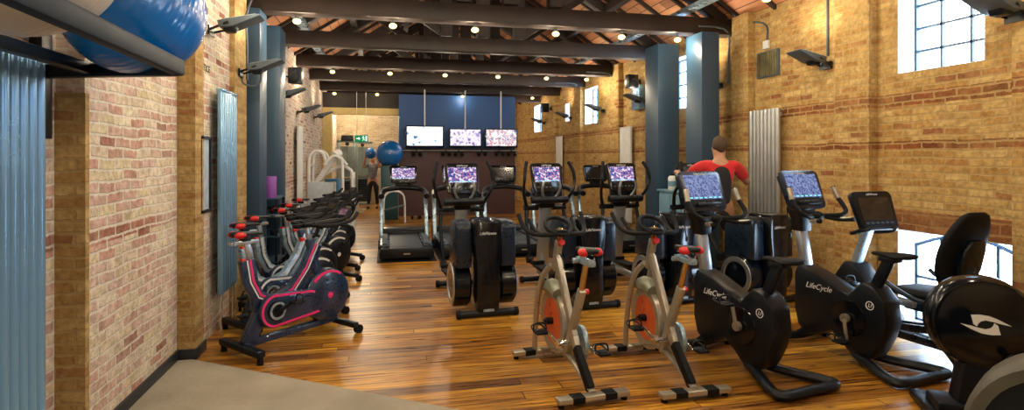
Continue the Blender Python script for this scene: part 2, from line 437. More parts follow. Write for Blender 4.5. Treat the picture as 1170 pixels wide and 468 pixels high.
# projecting brick piers are one with the wall
PIERS_R = [(2.9, 3.5), (4.85, 5.3), (6.82, 7.19), (9.25, 9.6), (11.2, 11.67), (13.6, 14.1), (15.75, 16.2)]
for a, c in PIERS_R: rw.bx(XR-.10, XR+.01, a, c, 0, EAVE-.02)
struct(rw.build('wall_right', m_brick_right))
lw = MB().bx(XL-.4, XL, 6.86, Y1+.3, -.12, EAVE)
struct(lw.build('wall_left', m_brick_left))
struct(MB().bx(-2.1, -1.78, Y0-.3, 3.63, -.12, EAVE).bx(-2.1, -1.64, 3.63, 5.08, -.12, EAVE).bx(-2.1, -1.56, 5.30, 6.86, -.12, EAVE).build('wall_left_front', m_brick_left))
struct(MB().bx(-1.9, -1.505, 5.08, 5.30, 0, EAVE-.01).bx(-1.9, -1.51, 6.35, 6.86, 0, EAVE-.01).build('wall_left_pier', m_brick_pier))
struct(MB().bx(-1.80, -1.63, 3.615, 3.66, 0, 2.0).build('wall_left_corner', m_brick_pier))
struct(MB().bx(XL-.4, XR+.5, Y1, Y1+.3, -.12, RIDGE+.2).build('wall_back', m_brick_far))
struct(MB().bx(XL-.4, XR+.5, Y0-.3, Y0, -.12, RIDGE+.2).build('wall_front', m_brick_right))
# skirting on the left
struct(MB().bx(-1.64, -1.622, 3.66, 5.062, 0, .085, .004).bx(-1.64, -1.487, 5.062, 5.08, 0, .085, .004).bx(-1.505, -1.487, 5.08, 5.32, 0, .085, .004).build('baseboard_left', m_skirt))
# roof: two boarded slopes
for sgn, nm in ((-1, 'ceiling_left_slope'), (1, 'ceiling_right_slope')):
    xe = XL-.4 if sgn < 0 else XR+.42
    ze = EAVE-.05-(RIDGE-EAVE)*.12
    b = MB(); t = .06
    b.prism([(xe, ze), (XM, RIDGE), (XM, RIDGE+t), (xe, ze+t)], 'xz', Y0-.3, Y1+.3)
    struct(b.build(nm, m_roof))
# trusses
TY = [-1.1, 1.05, 3.15, 5.25, 7.38, 9.48, 11.65, 13.6, 15.7, 17.8]
def slope_z(x): return RIDGE-(RIDGE-EAVE)*abs(x-XM)/(XR-XM)
tr = MB()
tr.bx(XL-.1, XR+.2, -.12, .12, 3.38, 3.61, .008)
root_truss = thing('roof_truss', 'x', 'truss', (0, TY[0], 0))
tr.build('tie_beam', m_beam, root_truss)
for sgn in (-1, 1):
    xe = XL+.1 if sgn < 0 else XR-.1
    MB().bar((xe, 0, 3.62), (XM, 0, RIDGE-.16), .16, .2, .008).build('rafter', m_beam, root_truss)
    MB().bx(XM+sgn*.62-.09, XM+sgn*.62+.09, -.09, .09, 3.64, slope_z(XM+.62)-.18, .006).build('queen_post', m_beam, root_truss)
    MB().bar((XM+sgn*.7, 0, 3.72), (XM+sgn*1.75, 0, slope_z(XM+1.75)-.2), .12, .14, .006).build('strut', m_beam, root_truss)
MB().bx(XM-.10, XM+.10, -.1, .1, 3.64, RIDGE-.1, .006).build('king_post', m_beam, root_truss)
names = ['farthest back, above the mirror end', 'a', 'b', 'c', 'nearest one seen, spanning over both dark columns with spotlights beneath', 'second one seen, ending on the pair of blue columns', 'third one seen, carrying six small spotlights', 'fourth one seen, plain dark tie beam', 'fifth one seen, with four spotlights near the blue partition', 'last one, just in front of the ochre lintel']
for i, y in enumerate(TY):
    if i in (1, 2, 3): lab = 'dark timber roof truss overhead, out of frame'
    else: lab = 'dark timber roof truss, '+names[i]
    if i == 0: root_truss['label'] = 'dark timber roof truss overhead, out of frame'; root_truss['group'] = 'roof trusses'; root_truss['kind'] = 'structure'
    else: dup(root_truss, (0, y, 0), 0, lab, 'roof trusses')
# purlins and ridge
for k, x in enumerate([XM-2.2, XM-1.1, XM+1.1, XM+2.2]):
    struct(MB().bx(x-.06, x+.06, Y0, Y1, slope_z(x)-.16, slope_z(x)-.02).build('trim_purlin', m_beam))
struct(MB().bx(XM-.05, XM+.05, Y0, Y1, RIDGE-.22, RIDGE-.02).build('trim_ridge', m_beam))
ny = 0
rf = MB()
y = Y0+.3
while y < Y1:
    for sgn in (-1, 1):
        xe = XL-.05 if sgn < 0 else XR+.1
        rf.bar((xe, y, slope_z(xe)-.05), (XM, y, RIDGE-.05), .05, .07, 0)
    y += .7
struct(rf.build('trim_common_rafters', m_beam))
# windows
def window(name, y0, y1, z0, z1, cols, rows, x=5.10, arch=False):
    fr = MB()
    fr.bx(x, x+.04, y0, y0+.03, z0, z1).bx(x, x+.04, y1-.03, y1, z0, z1).bx(x, x+.04, y0, y1, z0, z0+.03).bx(x, x+.04, y0, y1, z1-.03, z1)
    for k in range(1, cols):
        yy = y0+(y1-y0)*k/cols; fr.bx(x+.005, x+.035, yy-.011, yy+.011, z0, z1)
    for k in range(1, rows):
        zz = z0+(z1-z0)*k/rows; fr.bx(x+.005, x+.035, y0, y1, zz-.011, zz+.011)
    w = struct(fr.build(name, m_blueframe))
    MB().bx(x+.018, x+.022, y0+.01, y1-.01, z0+.01, z1-.01).build('window_pane', m_glass, w)
    rv = MB().bx(XR+.005, x+.3, y1-.012, y1+.004, z0, z1).bx(XR+.005, x+.3, y0-.004, y0+.012, z0, z1).bx(XR+.005, x+.3, y0, y1, z1-.012, z1+.004)
    rv.bx(XR+.005, x+.3, y0, y1, z0-.02, z0+.006)
    rv.build('window_reveal', m_white, w)
    return w
for i, (a, c, e, g) in enumerate(WIN):
    window('window_%d' % (i+1), a, c, e, g, 3 if (c-a) > .5 else 1, 4 if (c-a) > .5 else 1)
# low arched window at floor level beside the bikes
a, c, e, g = LOW
x = XR+.22
fr = MB()
arc = [(a+(c-a)*k/12, g-.17+.15*math.sin(PI*k/12)) for k in range(13)]
fr.tube([(x, p[0], p[1]) for p in arc], .018, 6, smooth=0)
for k in range(0, 5):
    yy = a+.02+(c-a-.04)*k/4; zt = g-.17+.15*math.sin(PI*(yy-a)/(c-a))
    fr.bx(x-.012, x+.012, yy-.012, yy+.012, e, zt)
for zz in (e+.02, e+.22, e+.44): fr.bx(x-.012, x+.012, a, c, zz-.012, zz+.012)
w = struct(fr.build('window_8', m_blueframe))
MB().bx(x+.018, x+.022, a, c, e, g).build('window_pane', m_glass, w)
MB().bx(XR+.005, x+.2, c-.01, c+.004, e, g).bx(XR+.005, x+.2, a-.004, a+.01, e, g).bx(XR+.005, x+.2, a, c, e-.01, e+.01).bx(XR+.005, x+.2, a, c, g-.01, g+.004).build('window_reveal', m_white, w)
# red brick lintel over the low window
struct(MB().bx(XR-.006, XR+.02, a-.25, c+.8, .945, 1.13).build('trim_lintel', brick('red_lintel_brick', [(0, (.34, .13, .05)), (.4, (.28, .09, .035)), (.75, (.42, .18, .07))], (.42, .25, .1), bw=.3, bh=.1)))
# steel columns boxed in slate blue
for i, (x0, x1, y0, y1, h) in enumerate([(-1.655, -1.41, 7.06, 7.45, 3.36), (-1.655, -1.41, 8.34, 8.80, 3.44), (4.25, 4.52, 7.06, 7.48, 3.36), (4.25, 4.62, 8.34, 8.80, 3.44)]):
    o = MB().bx(x0, x1, y0, y1, 0, h, .006).build('column', m_slate)
    o['kind'] = 'structure'
# far opening
struct(MB().bx(XL, .40, 16.3, 16.5, 2.80, 2.98).build('trim_far_lintel', m_cream))
struct(MB().bx(XL-.02, -1.42, 16.3, 16.6, 0, 2.80).build('trim_far_jamb', m_cream))
struct(MB().bx(XL, .40, 16.32, 16.5, 2.98, 3.4).build('wall_far_upper', m_beam))
# partition carrying the televisions
struct(MB().bx(.38, 3.64, 15.9, 16.6, 1.86, 3.34).build('wall_partition_upper', m_navywall))
struct(MB().bx(.38, 3.64, 15.9, 16.6, 0, 1.86).build('wall_partition_lower', m_maroon))

# ------------------------------------------------------------------ fixtures
def ceiling_spot(proto=[None]):
    if proto[0] is None:
        t = thing('ceiling_spotlight', 'x', 'spotlight', (0, 0, 0))
        MB().cyl((0, 0, .0), (0, 0, .05), .028, .022).cyl((0, 0, .045), (0, 0, .10), .008).build('housing', m_greypl, t)
        MB().sphere((0, 0, -.006), .050, 14, sc=(1, 1, .7)).build('bulb', m_lamp, t)
        L = bpy.data.lights.new('spot_glow', 'POINT'); L.energy = 34; L.color = (1., .84, .60); L.shadow_soft_size = .05
        lo = bpy.data.objects.new('spot_glow', L); COL.objects.link(lo); lo.parent = t; lo.location = (0, 0, -.07)
        proto[0] = t; return t, True
    return proto[0], False
def dimglow(c=[None]):
    if c[0] is None:
        c[0] = bpy.data.lights.new('spot_glow', 'POINT'); c[0].energy = 9; c[0].color = (1., .84, .60); c[0].shadow_soft_size = .05
    return c[0]
rows = {4: [(-1.05, 'leftmost, beside the slate columns'), (.1, 'second from left'), (1.15, 'third from left'), (2.25, 'fourth from left'), (3.2, 'fifth from left'), (4.05, 'rightmost, near the right-hand columns')],
        6: [(-1.0, 'leftmost'), (.1, 'second from left'), (1.2, 'third from left'), (2.3, 'fourth from left'), (3.35, 'fifth from left'), (4.25, 'rightmost, near the speaker')],
        8: [(-1.3, 'leftmost'), (-.2, 'second from left'), (2.1, 'above the middle television'), (4.1, 'rightmost, above the third television')],
        0: [(0, ''), (1.6, ''), (3.2, '')], 2: [(-.9, ''), (.2, ''), (.9, ''), (2.4, ''), (3.9, '')], 3: [(-.9, ''), (.0, ''), (.9, ''), (2.4, ''), (3.9, '')], 1: [(0, ''), (1.6, ''), (3.2, '')]}  # rows outside the view; leftmost lamps added to brighten the near left wall
bn = {4: 'nearest visible beam', 6: 'third visible beam', 8: 'fifth visible beam, by the partition'}
for k in (4, 6, 8, 3, 2, 1, 0):
    for x, s_ in rows[k]:
        p, first = ceiling_spot()
        lab = 'small warm spotlight under the %s, %s' % (bn[k], s_) if k in bn else 'small warm spotlight under an overhead beam outside the view'
        o = p if first else copy_tree(p)
        if k == 8:
            for q in o.children:
                if q.type == 'LIGHT': q.data = dimglow()
        o.location = (x, TY[k]-.02, 3.30); o['label'] = lab; o['group'] = 'spotlights under the beams'
# wall floodlights (uplighters) on brackets
def make_flood():
    t = thing('wall_floodlight', 'x', 'floodlight')
    # local: +X away from the wall, wedge body thin at its lip
    MB().prism([(.12, .02), (.62, .13), (.64, .11), (.30, -.05), (.14, -.07)], 'xz', -.17, .17, .008).build('body', m_greypl, t)
    MB().prism([(.17, .036), (.58, .126), (.58, .131), (.17, .041)], 'xz', -.15, .15).build('glass', m_flood, t)
    MB().bar((0, -.1, -.1), (.26, -.18, -.0), .02, .03).bar((0, .1, -.1), (.26, .18, -.0), .02, .03).bx(-.0, .02, -.13, .13, -.16, -.04).build('bracket', m_black, t)
    MB().prism([(.16, -.03), (.34, -.02), (.30, -.10), (.18, -.11)], 'xz', -.08, .08, .01).build('ballast_box', m_black, t)
    L = bpy.data.lights.new('uplight', 'SPOT'); L.energy = 42; L.color = (1., .82, .58); L.spot_size = R(150); L.spot_blend = .8; L.shadow_soft_size = .1
    lo = bpy.data.objects.new('uplight', L); COL.objects.link(lo); lo.parent = t; lo.location = (.36, 0, .2); lo.rotation_euler = (PI, R(8), 0)
    return t
m_flood = mat('floodlight_glass', (.30, .36, .42), .15, var=.1)
fl = make_flood()
locs = [(4.88, 5.52, 2.74, PI, 'grey wedge floodlight on the right wall beside the vent panel, under a vertical conduit'),
        (4.80, 3.46, 2.80, PI, 'grey wedge floodlight at the top right corner, just past the big window'),
        (4.88, 7.62, 2.76, PI, 'grey wedge floodlight beside the nearer right-hand column'),
        (4.88, 10.1, 2.74, PI, 'grey wedge floodlight below the hanging black speaker'),
        (4.86, 12.2, 2.74, PI, 'grey wedge floodlight crossing the third high window'),
        (4.88, 14.6, 2.74, PI, 'grey wedge floodlight beside the small lit opening'),
        (4.88, 17.2, 2.74, PI, 'grey wedge floodlight at the far end of the right wall'),
        (-1.52, 5.55, 2.83, 0, 'dark wedge floodlight on the left wall next to the large blue ball'),
        (-1.50, 6.55, 2.60, 0, 'dark wedge floodlight on the left wall in front of the dark column'),
        (-1.64, 9.4, 2.62, 0, 'grey wedge floodlight past the left blue column'),
        (-1.64, 11.6, 2.55, 0, 'second grey wedge floodlight past the left blue column'),
        (-1.64, 14.2, 2.62, 0, 'small grey floodlight by the far ochre jamb'),
        (4.88, 1.2, 2.74, PI, 'grey wedge floodlight on the right wall outside the view'), (-1.76, 1.2, 2.8, 0, 'grey wedge floodlight on the left wall outside the view')]
for i, (x, y, z, rz, lab) in enumerate(locs):
    o = fl if i == 0 else copy_tree(fl)
    o.location = (x, y, z); o.rotation_euler = (0, 0, rz); o['label'] = lab; o['group'] = 'wall floodlights'; o.scale = (.68, .68, .68)
# conduits
def conduit(pts, lab, r=.013, m=None):
    return tag(MB().tube(pts, r, 8, smooth=3).build('conduit', m or m_greypl), lab, 'conduit')
conduit([(4.885, 5.50, 2.78), (4.885, 5.50, 3.2), (4.885, 5.50, 3.58)], 'grey vertical conduit rising from floodlight beside the vent panel')
conduit([(4.885, 7.40, 2.70), (4.885, 7.40, 3.1), (4.885, 7.38, 3.30), (4.70, 7.22, 3.45), (4.3, 7.22, 3.47)], 'bent grey conduit from the nearest beam down the wall by the right column')
conduit([(4.885, 11.74, 2.72), (4.885, 11.74, 3.1), (4.885, 11.70, 3.28), (4.70, 11.49, 3.42), (4.2, 11.49, 3.44)], 'bent grey conduit at the end of the third beam')
conduit([(4.885, 13.75, 2.72), (4.885, 13.75, 3.1), (4.885, 13.7, 3.3), (4.6, 13.44, 3.44), (4.1, 13.44, 3.45)], 'bent grey conduit at the end of the fourth beam')
conduit([(4.885, 6.55, 3.16), (4.885, 6.55, 3.35), (4.885, 6.8, 3.46), (4.885, 7.2, 3.47)], 'short grey conduit above the vent panel')
conduit([(-1.50, 6.62, 2.52), (-1.495, 6.62, 2.44), (-1.40, 6.60, 2.40), (-1.32, 6.60, 2.44), (-1.30, 6.56, 2.55)], 'looped grey cable under the dark floodlight by the left column', .01)
conduit([(-1.50, 6.84, 2.5), (-1.50, 6.84, 2.9), (-1.5, 6.8, 3.2), (-1.46, 6.9, 3.42)], 'white conduit rising up the left brick beside the dark column', .012)
tag(MB().bx(4.86, 4.90, 6.5, 6.6, 3.05, 3.16, .005).build('junction_box', m_white), 'white junction box just above the vent panel', 'junction box')
# cable trays running along the roof
for x, lab in ((4.15, 'pale metal cable tray above the beams along the right side'), (-1.25, 'pale metal cable tray above the beams along the left side')):
    b = MB(); b.bx(x-.07, x+.07, Y0+.2, 15.6, 3.665, 3.675).bx(x-.07, x-.062, Y0+.2, 15.6, 3.67, 3.72).bx(x+.062, x+.07, Y0+.2, 15.6, 3.67, 3.72)
    tag(b.build('cable_tray', m_bluesil), lab, 'cable tray')
# radiators: vertical tubes
def tube_radiator(x, y0, y1, z0, z1, n, m, lab, sgn):
    t = thing('radiator', lab, 'radiator', (x, (y0+y1)/2, 0)); hy = (y1-y0)/2; w = 2*hy/n
    b = MB()
    for k in range(n):
        yy = -hy+w*(k+.5); b.tube([(0, yy, z0), (0, yy, z1)], w*.44, 12, smooth=0)
    b.build('tubes', m, t)
    MB().bx(-sgn*.02-.02, -sgn*.02+.02, -hy, hy, z0+.05, z0+.1, .005).bx(-sgn*.02-.02, -sgn*.02+.02, -hy, hy, z1-.1, z1-.05, .005).build('header', m, t)
    MB().bx(min(0, -sgn*.09), max(0, -sgn*.09), -hy*.5-.02, -hy*.5+.02, z1-.2, z1-.16).bx(min(0, -sgn*.09), max(0, -sgn*.09), hy*.5-.02, hy*.5+.02, z0+.16, z0+.2).build('wall_bracket', m_greypl, t)
    MB().cyl((0, hy-.05, z0), (0, hy-.05, 0.0), .01).cyl((0, -hy+.05, z0), (0, -hy+.05, 0.0), .01).build('pipe', m_chrome, t)
    return t
tube_radiator(-1.69, 2.20, 3.32, .25, 2.14, 16, m_radl, 'tall blue-grey tubular radiator in the left foreground', 1)
tube_radiator(4.81, 6.2, 6.8, .25, 2.25, 8, m_rad, 'tall silver tubular radiator on the right wall behind the cross trainer', -1)
def panel_radiator(x, y0, y1, z0, z1, m, lab, sgn):
    t = thing('radiator', lab, 'radiator', (x, (y0+y1)/2, 0)); hy = (y1-y0)/2
    b = MB().bx(-.02, .02, -hy, hy, z0, z1, .01)
    n = int(2*hy/.07)
    for k in range(n): yy = -hy+2*hy*(k+.5)/n; b.bx(sgn*.02-.006, sgn*.02+.006, yy-.022, yy+.022, z0+.03, z1-.03, .004)
    b.build('panel', m, t)
    MB().bx(-.03, .03, -hy, hy, z1-.015, z1+.005, .003).build('top_grille', m, t)
    MB().bx(-sgn*.075, -sgn*.01, -.1, .1, z1-.3, z1-.25).bx(-sgn*.075, -sgn*.01, -.1, .1, z0+.25, z0+.3).build('wall_bracket', m_greypl, t)
    MB().cyl((0, -hy+.06, z0), (0, -hy+.06, 0), .01).cyl((0, hy-.06, z0), (0, hy-.06, 0), .01).build('pipe', m_chrome, t)
panel_radiator(-1.47, 5.64, 6.18, .38, 2.26, m_radl, 'tall pale blue panel radiator beside the framed notice on the left wall', 1)
panel_radiator(4.83, 10.62, 11.16, .3, 2.24, m_white, 'tall white panel radiator behind the cross trainers, nearer one', -1)
panel_radiator(4.83, 15.2, 15.72, .3, 2.2, m_white, 'tall white panel radiator near the far end of the right wall', -1)
panel_radiator(-1.58, 11.2, 11.7, .5, 2.2, m_white, 'white panel radiator on the left wall past the columns', 1)
# vent panel
t = thing('vent_panel', 'dark louvred metal panel with worn patch high on the right wall', 'vent', (4.885, 6.52, 0))
MB().bx(-.02, .015, -.21, .21, 2.68, 3.02, .004).build('frame', m_greypl, t)
b = MB()
for k in range(9): b.bx(-.032, -.018, -.19+.0425*k, -.165+.0425*k, 2.70, 3.0)
b.build('louvres', mat('tarnished_brass', (.20, .17, .08), .4, metal=.6, var=.5, scale=5), t)
# framed notice on left wall
t = thing('framed_notice', 'black-framed pale notice hanging on the left wall beside the radiator', 'picture frame', (-1.53, 5.38, 0))
b = MB().bx(-.02, .025, -.15, -.125, 1.16, 1.82).bx(-.02, .025, .125, .15, 1.16, 1.82).bx(-.02, .025, -.15, .15, 1.16, 1.185).bx(-.02, .025, -.15, .15, 1.795, 1.82)
b.build('frame', m_black, t)
nt = MB().bx(-.01, .008, -.125, .125, 1.185, 1.795).build('sheet', mat('notice_paper', (.42, .50, .62), .35, var=.25, scale=12), t)
# painted letters on brick
m_stencil = mat('black_stencil_paint', (.03, .022, .02), .8)
root = thing('painted_lettering', 'faded black painted letters high on the left brick wall above the notice', 'lettering', (-1.555, 5.50, 2.43))
text('letter_text', 'NOTICE', .085, m_stencil, root, (0, 0, 0), (PI/2, 0, PI/2), ext=.001)
# exit sign
t = thing('exit_sign', 'green hanging exit sign with running figure at the far end', 'sign', (-.62, 15.9, 2.12))
MB().bx(-.17, .17, -.02, .02, -.09, .09, .004).build('panel', emit('exit_green', (.005, .20, .07), 1.2), t)
m_sgw = emit('exit_white', (.8, 1., .85), 1.3)
MB().prism([(-.13, -.015), (-.07, -.015), (-.07, -.045), (-.02, 0), (-.07, .045), (-.07, .015), (-.13, .015)], 'xz', -.024, -.021).build('arrow', m_sgw, t)
b = MB().sphere((.05, -.023, .055), .015, 10).bar((.05, -.023, .035), (.06, -.023, -.01), .004, .022, 0, up=(1, 0, 0)).bar((.06, -.023, -.01), (.03, -.023, -.06), .004, .014, 0, up=(1, 0, 0)).bar((.06, -.023, -.01), (.09, -.023, -.05), .004, .014, 0, up=(1, 0, 0)).bar((.05, -.023, .03), (.01, -.023, .01), .004, .012, 0, up=(1, 0, 0)).bar((.05, -.023, .03), (.09, -.023, .02), .004, .012, 0, up=(1, 0, 0))
b.bx(.11, .15, -.024, -.021, -.07, .07)
b.build('running_figure', m_sgw, t)
MB().cyl((-.12, 0, .09), (-.12, 0, 1.26), .006).cyl((.12, 0, .09), (.12, 0, 1.26), .006).build('hanger', m_white, t)
# speakers
def speaker(loc, rz, lab, sd=1):
    t = thing('speaker', lab, 'speaker', loc, rz, 'small black speakers')
    MB().prism([(-.11, 0), (.11, 0), (.08, .18), (-.08, .18)], 'xy', -.13, .13, .012).build('cabinet', m_black, t)
    b = MB().lathe([(.0, -.004), (.03, -.004), (.07, -.0), (.08, -.008), (.085, -.0)], 'y', (0, -.0, -.03)).lathe([(0, -.006), (.02, -.006), (.028, 0)], 'y', (0, 0, .08))
    b.build('driver', m_rubber, t)
    MB().bar((0, .10, 0), (sd*.24, .22, 0), .03, .03).box((sd*.25, .20, 0), (.03, .10, .12)).build('bracket', m_black, t)
speaker((4.64, 10.1, 3.08), R(10), 'small black speaker hanging beside the column on the right wall')
speaker((4.56, 15.9, 3.05), R(10), 'small black speaker near the far right windows')
speaker((-1.42, 9.7, 2.95), R(-10), 'small black speaker past the left blue column', -1)
# wall heater under the speaker
t = thing('wall_heater', 'pale grey upright wall heater under the black speaker', 'heater', (4.86, 10.3, 0))
MB().bx(-.10, .03, -.18, .18, 2.55, 3.02, .015).build('casing', m_radl, t)
b = MB()
for k in range(8): b.bx(-.106, -.098, -.15, .15, 2.6+.045*k, 2.62+.045*k)
b.build('grille', m_greypl, t)
# televisions on ceiling rods
def tv(x, z, w, m, lab, tilt=0):
    h = w*.575
    t = thing('television', lab, 'television', (x, 15.45, z), 0, 'hanging televisions')
    b = MB().bx(-w/2, w/2, -.02, .04, -h/2, h/2, .008); b.build('casing', m_blackgl, t)
    MB().bx(-w/2+.035, w/2-.035, -.024, -.02, -h/2+.05, h/2-.03).build('display', m, t)
    MB().cyl((0, .06, h/2-.15), (0, .06, 3.44-z), .018).build('ceiling_rod', m_white, t)
    MB().bx(-.12, .12, .03, .08, -.1, .1, .004).build('mount_plate', m_greypl, t)
tv(1.05, 2.17, 1.02, m_scr_tv1, 'left hanging television showing a bright white picture')
tv(2.15, 2.14, .90, m_scr_tv2, 'middle hanging television showing a violet picture')
tv(3.15, 2.14, .92, m_scr_tv3, 'right hanging television showing a footballer picture')
# rail on partition with clamp-on fittings
t = thing('wall_rail', 'long steel rail fixed across the maroon partition below the televisions', 'rail', (0, 15.8, 1.80))
MB().cyl((.45, 0, 0), (3.75, 0, 0), .016).build('bar', m_silver, t)
MB().bx(.6, .64, 0, .1, -.02, .02).bx(2.0, 2.04, 0, .1, -.02, .02).bx(3.4, 3.44, 0, .1, -.02, .02).build('bracket', m_greypl, t)
def fitting(x, lab, first=[None]):
    if first[0] is None:
        t = thing('rail_spotlight', lab, 'spotlight', (x, 15.75, 1.72), 0, 'twin spotlights on the partition rail')
        MB().bx(-.14, .14, -.03, .03, .03, .06, .004).bx(-.02, .02, .0, .05, .05, .09).build('mount', m_black, t)
        for s_ in (-1, 1):
            MB().cyl((s_*.09, -.06, -.04), (s_*.10, .04, .02), .05, .03).build('lamp_head', m_black, t)
        first[0] = t; return t
    return dup(first[0], (x, 15.75, 1.72), 0, lab)
for x, l in ((.85, 'below left end of the first television'), (1.65, 'between the first two televisions'), (2.0, 'below the middle television'), (2.65, 'between the last two televisions'), (3.15, 'below the last television'), (3.5, 'at the right end of the rail')):
    fitting(x, 'black twin-head lamp clamped to the rail '+l)

# ------------------------------------------------------------------ ball rack and balls, left foreground
t = thing('ball_rack', 'dark wall-mounted rack carrying exercise balls in the left foreground', 'rack', (-1.78, 2.7, 0))
Mx = lambda x, y, z: (x+1.78, y-2.7, z)
MB().bar(Mx(-1.03, 3.22, 2.10), Mx(-.99, 1.2, 2.11), .06, .085, .014).build('front_bar', m_rackm, t)
MB().bar(Mx(-1.74, 3.43, 2.09), Mx(-1.03, 3.19, 2.09), .055, .07, .01).bar(Mx(-1.74, 1.3, 2.10), Mx(-1.0, 1.3, 2.10), .055, .07, .01).build('cross_arm', m_black, t)
MB().bar(Mx(-1.49, 3.36, 2.10), Mx(-1.49, 1.2, 2.10), .05, .06, .01).build('rear_bar', m_black, t)
for y in (3.43, 1.3):
    MB().bx(.0, .06, y-.05-2.7, y+.05-2.7, 1.74, 2.35, .006).build('wall_plate', m_black, t)
def ball(c, r, m, lab, seg=64):
    t = thing('exercise_ball', lab, 'exercise ball', c)
    prof = []
    for k in range(181):
        a = PI*k/180; rr = r*(1+.0022*math.cos(k*PI/3.0)*(1 if 25 < k < 155 else 0))
        prof.append((max(0, rr*math.sin(a)), -rr*math.cos(a)))
    o = MB().lathe(prof, 'x', (0, 0, 0), seg).build('bladder', m, t, sharp=60)
    o.rotation_euler = (0, R(20), R(70))
    MB().cyl((0, -r-.002, 0), (0, -r+.006, 0), .010, .012).build('valve_plug', m_white, t)
    return t
ball((-1.25, 3.26, 2.395), .33, m_blueball, 'large blue exercise ball on the wall rack in the left foreground')
ball((-1.25, 2.28, 2.395), .33, m_paleball, 'large pale grey exercise ball on the wall rack in the top left corner')
# ------------------------------------------------------------------ shared machine pieces (riders face +Y)
def saddle(z, y, L=.26, w=.15, col=None, parent=None, name='saddle', nose_up=0., side=None):
    rings = []
    prof = [(0, .30, .6), (.06, .75, .9), (.18, .98, 1), (.35, .86, 1), (.55, .45, .85), (.8, .30, .7), (.95, .24, .6), (1., .1, .3)]
    for u, wd, th in prof:
        yy = y-L/2+L*u; hw = w/2*wd; h = .026*th
        ring = []
        for j in range(12):
            a = 2*PI*j/12; s_, c_ = math.sin(a), math.cos(a)
            ring.append((hw*c_, yy, z+nose_up*u+h*s_*(1.0 if s_ > 0 else .8)+(.012*(1-u))))
        rings.append(ring)
    o = MB().loft(rings).build(name, col, parent, sharp=60)
    if side:
        b = MB()
        for sx in (-1, 1):
            b.sphere((sx*w*.33, y-L*.30, z+.006), .045, 14, sc=(.8, 1.1, .62))
        b.build('padding', side, o, sharp=60)
    return o
def console(parent, w, h, c, tilt, scr, logo='LifeFitness', th=.05, body=None, sw=.78, sh=.52, swz=.08, shelf=False, frame=None):
    pts = []
    for cx_, cz_, a0 in ((w/2-.05, h/2-.05, 0), (-w/2+.05, h/2-.05, 90), (-w/2+.07, -h/2+.05, 180), (w/2-.07, -h/2+.05, 270)):
        for k in range(5):
            a = R(a0+22.5*k); pts.append((cx_+.05*math.cos(a), cz_+.05*math.sin(a)))
    o = MB().prism(pts, 'xz', -th/2, th/2, .010).build('console', body or m_blackgl, parent, c, (-tilt, 0, 0))
    MB().box((0, -th/2-.001, h*swz), (w*sw, .004, h*sh), None, .0).build('display', scr, o)
    if scr is not m_scr_off:
        b = MB()
        for k in range(7): b.box((-w*sw*.42+w*sw*.14*k, -th/2-.0035, h*(swz-sh/2)+.012), (w*sw*.08, .002, .010))
        b.build('menu_icons', m_screenbar, o)
    if logo: text('logo_text', logo, h*.085, m_textw, o, (0, -th/2-.0025, h*.415), (PI/2, 0, 0), shear=.3)
    if shelf:
        MB().box((0, -th/2-.018, -h*.36), (w*.55, .04, .03), None, .008).build('reading_shelf', m_black, o)
    else:
        b = MB()
        for k in range(6): b.box((-w*.3+w*.12*k, -th/2-.002, -h*.32), (w*.07, .006, .016), None, .002)
        b.build('keypad', m_greypl, o)
    return o
def pedal(parent, c, m=None, cage=True):
    x, y, z = c
    o = MB().box((x, y, z), (.085, .10, .022), None, .005).bx(x-.03, x+.03, y-.03, y+.03, z-.016, z+.016, .003).build('pedal', m or m_black, parent)
    if cage:
        b = MB().tube([(x-.045, y-.02, z), (x-.045, y+.08, z+.02), (x, y+.11, z+.03), (x+.045, y+.08, z+.02), (x+.045, y-.02, z)], .006, 6)
        b.tube([(x-.05, y+.01, z), (x-.04, y+.02, z+.055), (x+.04, y+.02, z+.055), (x+.05, y+.01, z)], .007, 6)
        b.build('toe_cage', m or m_black, o)
    return o

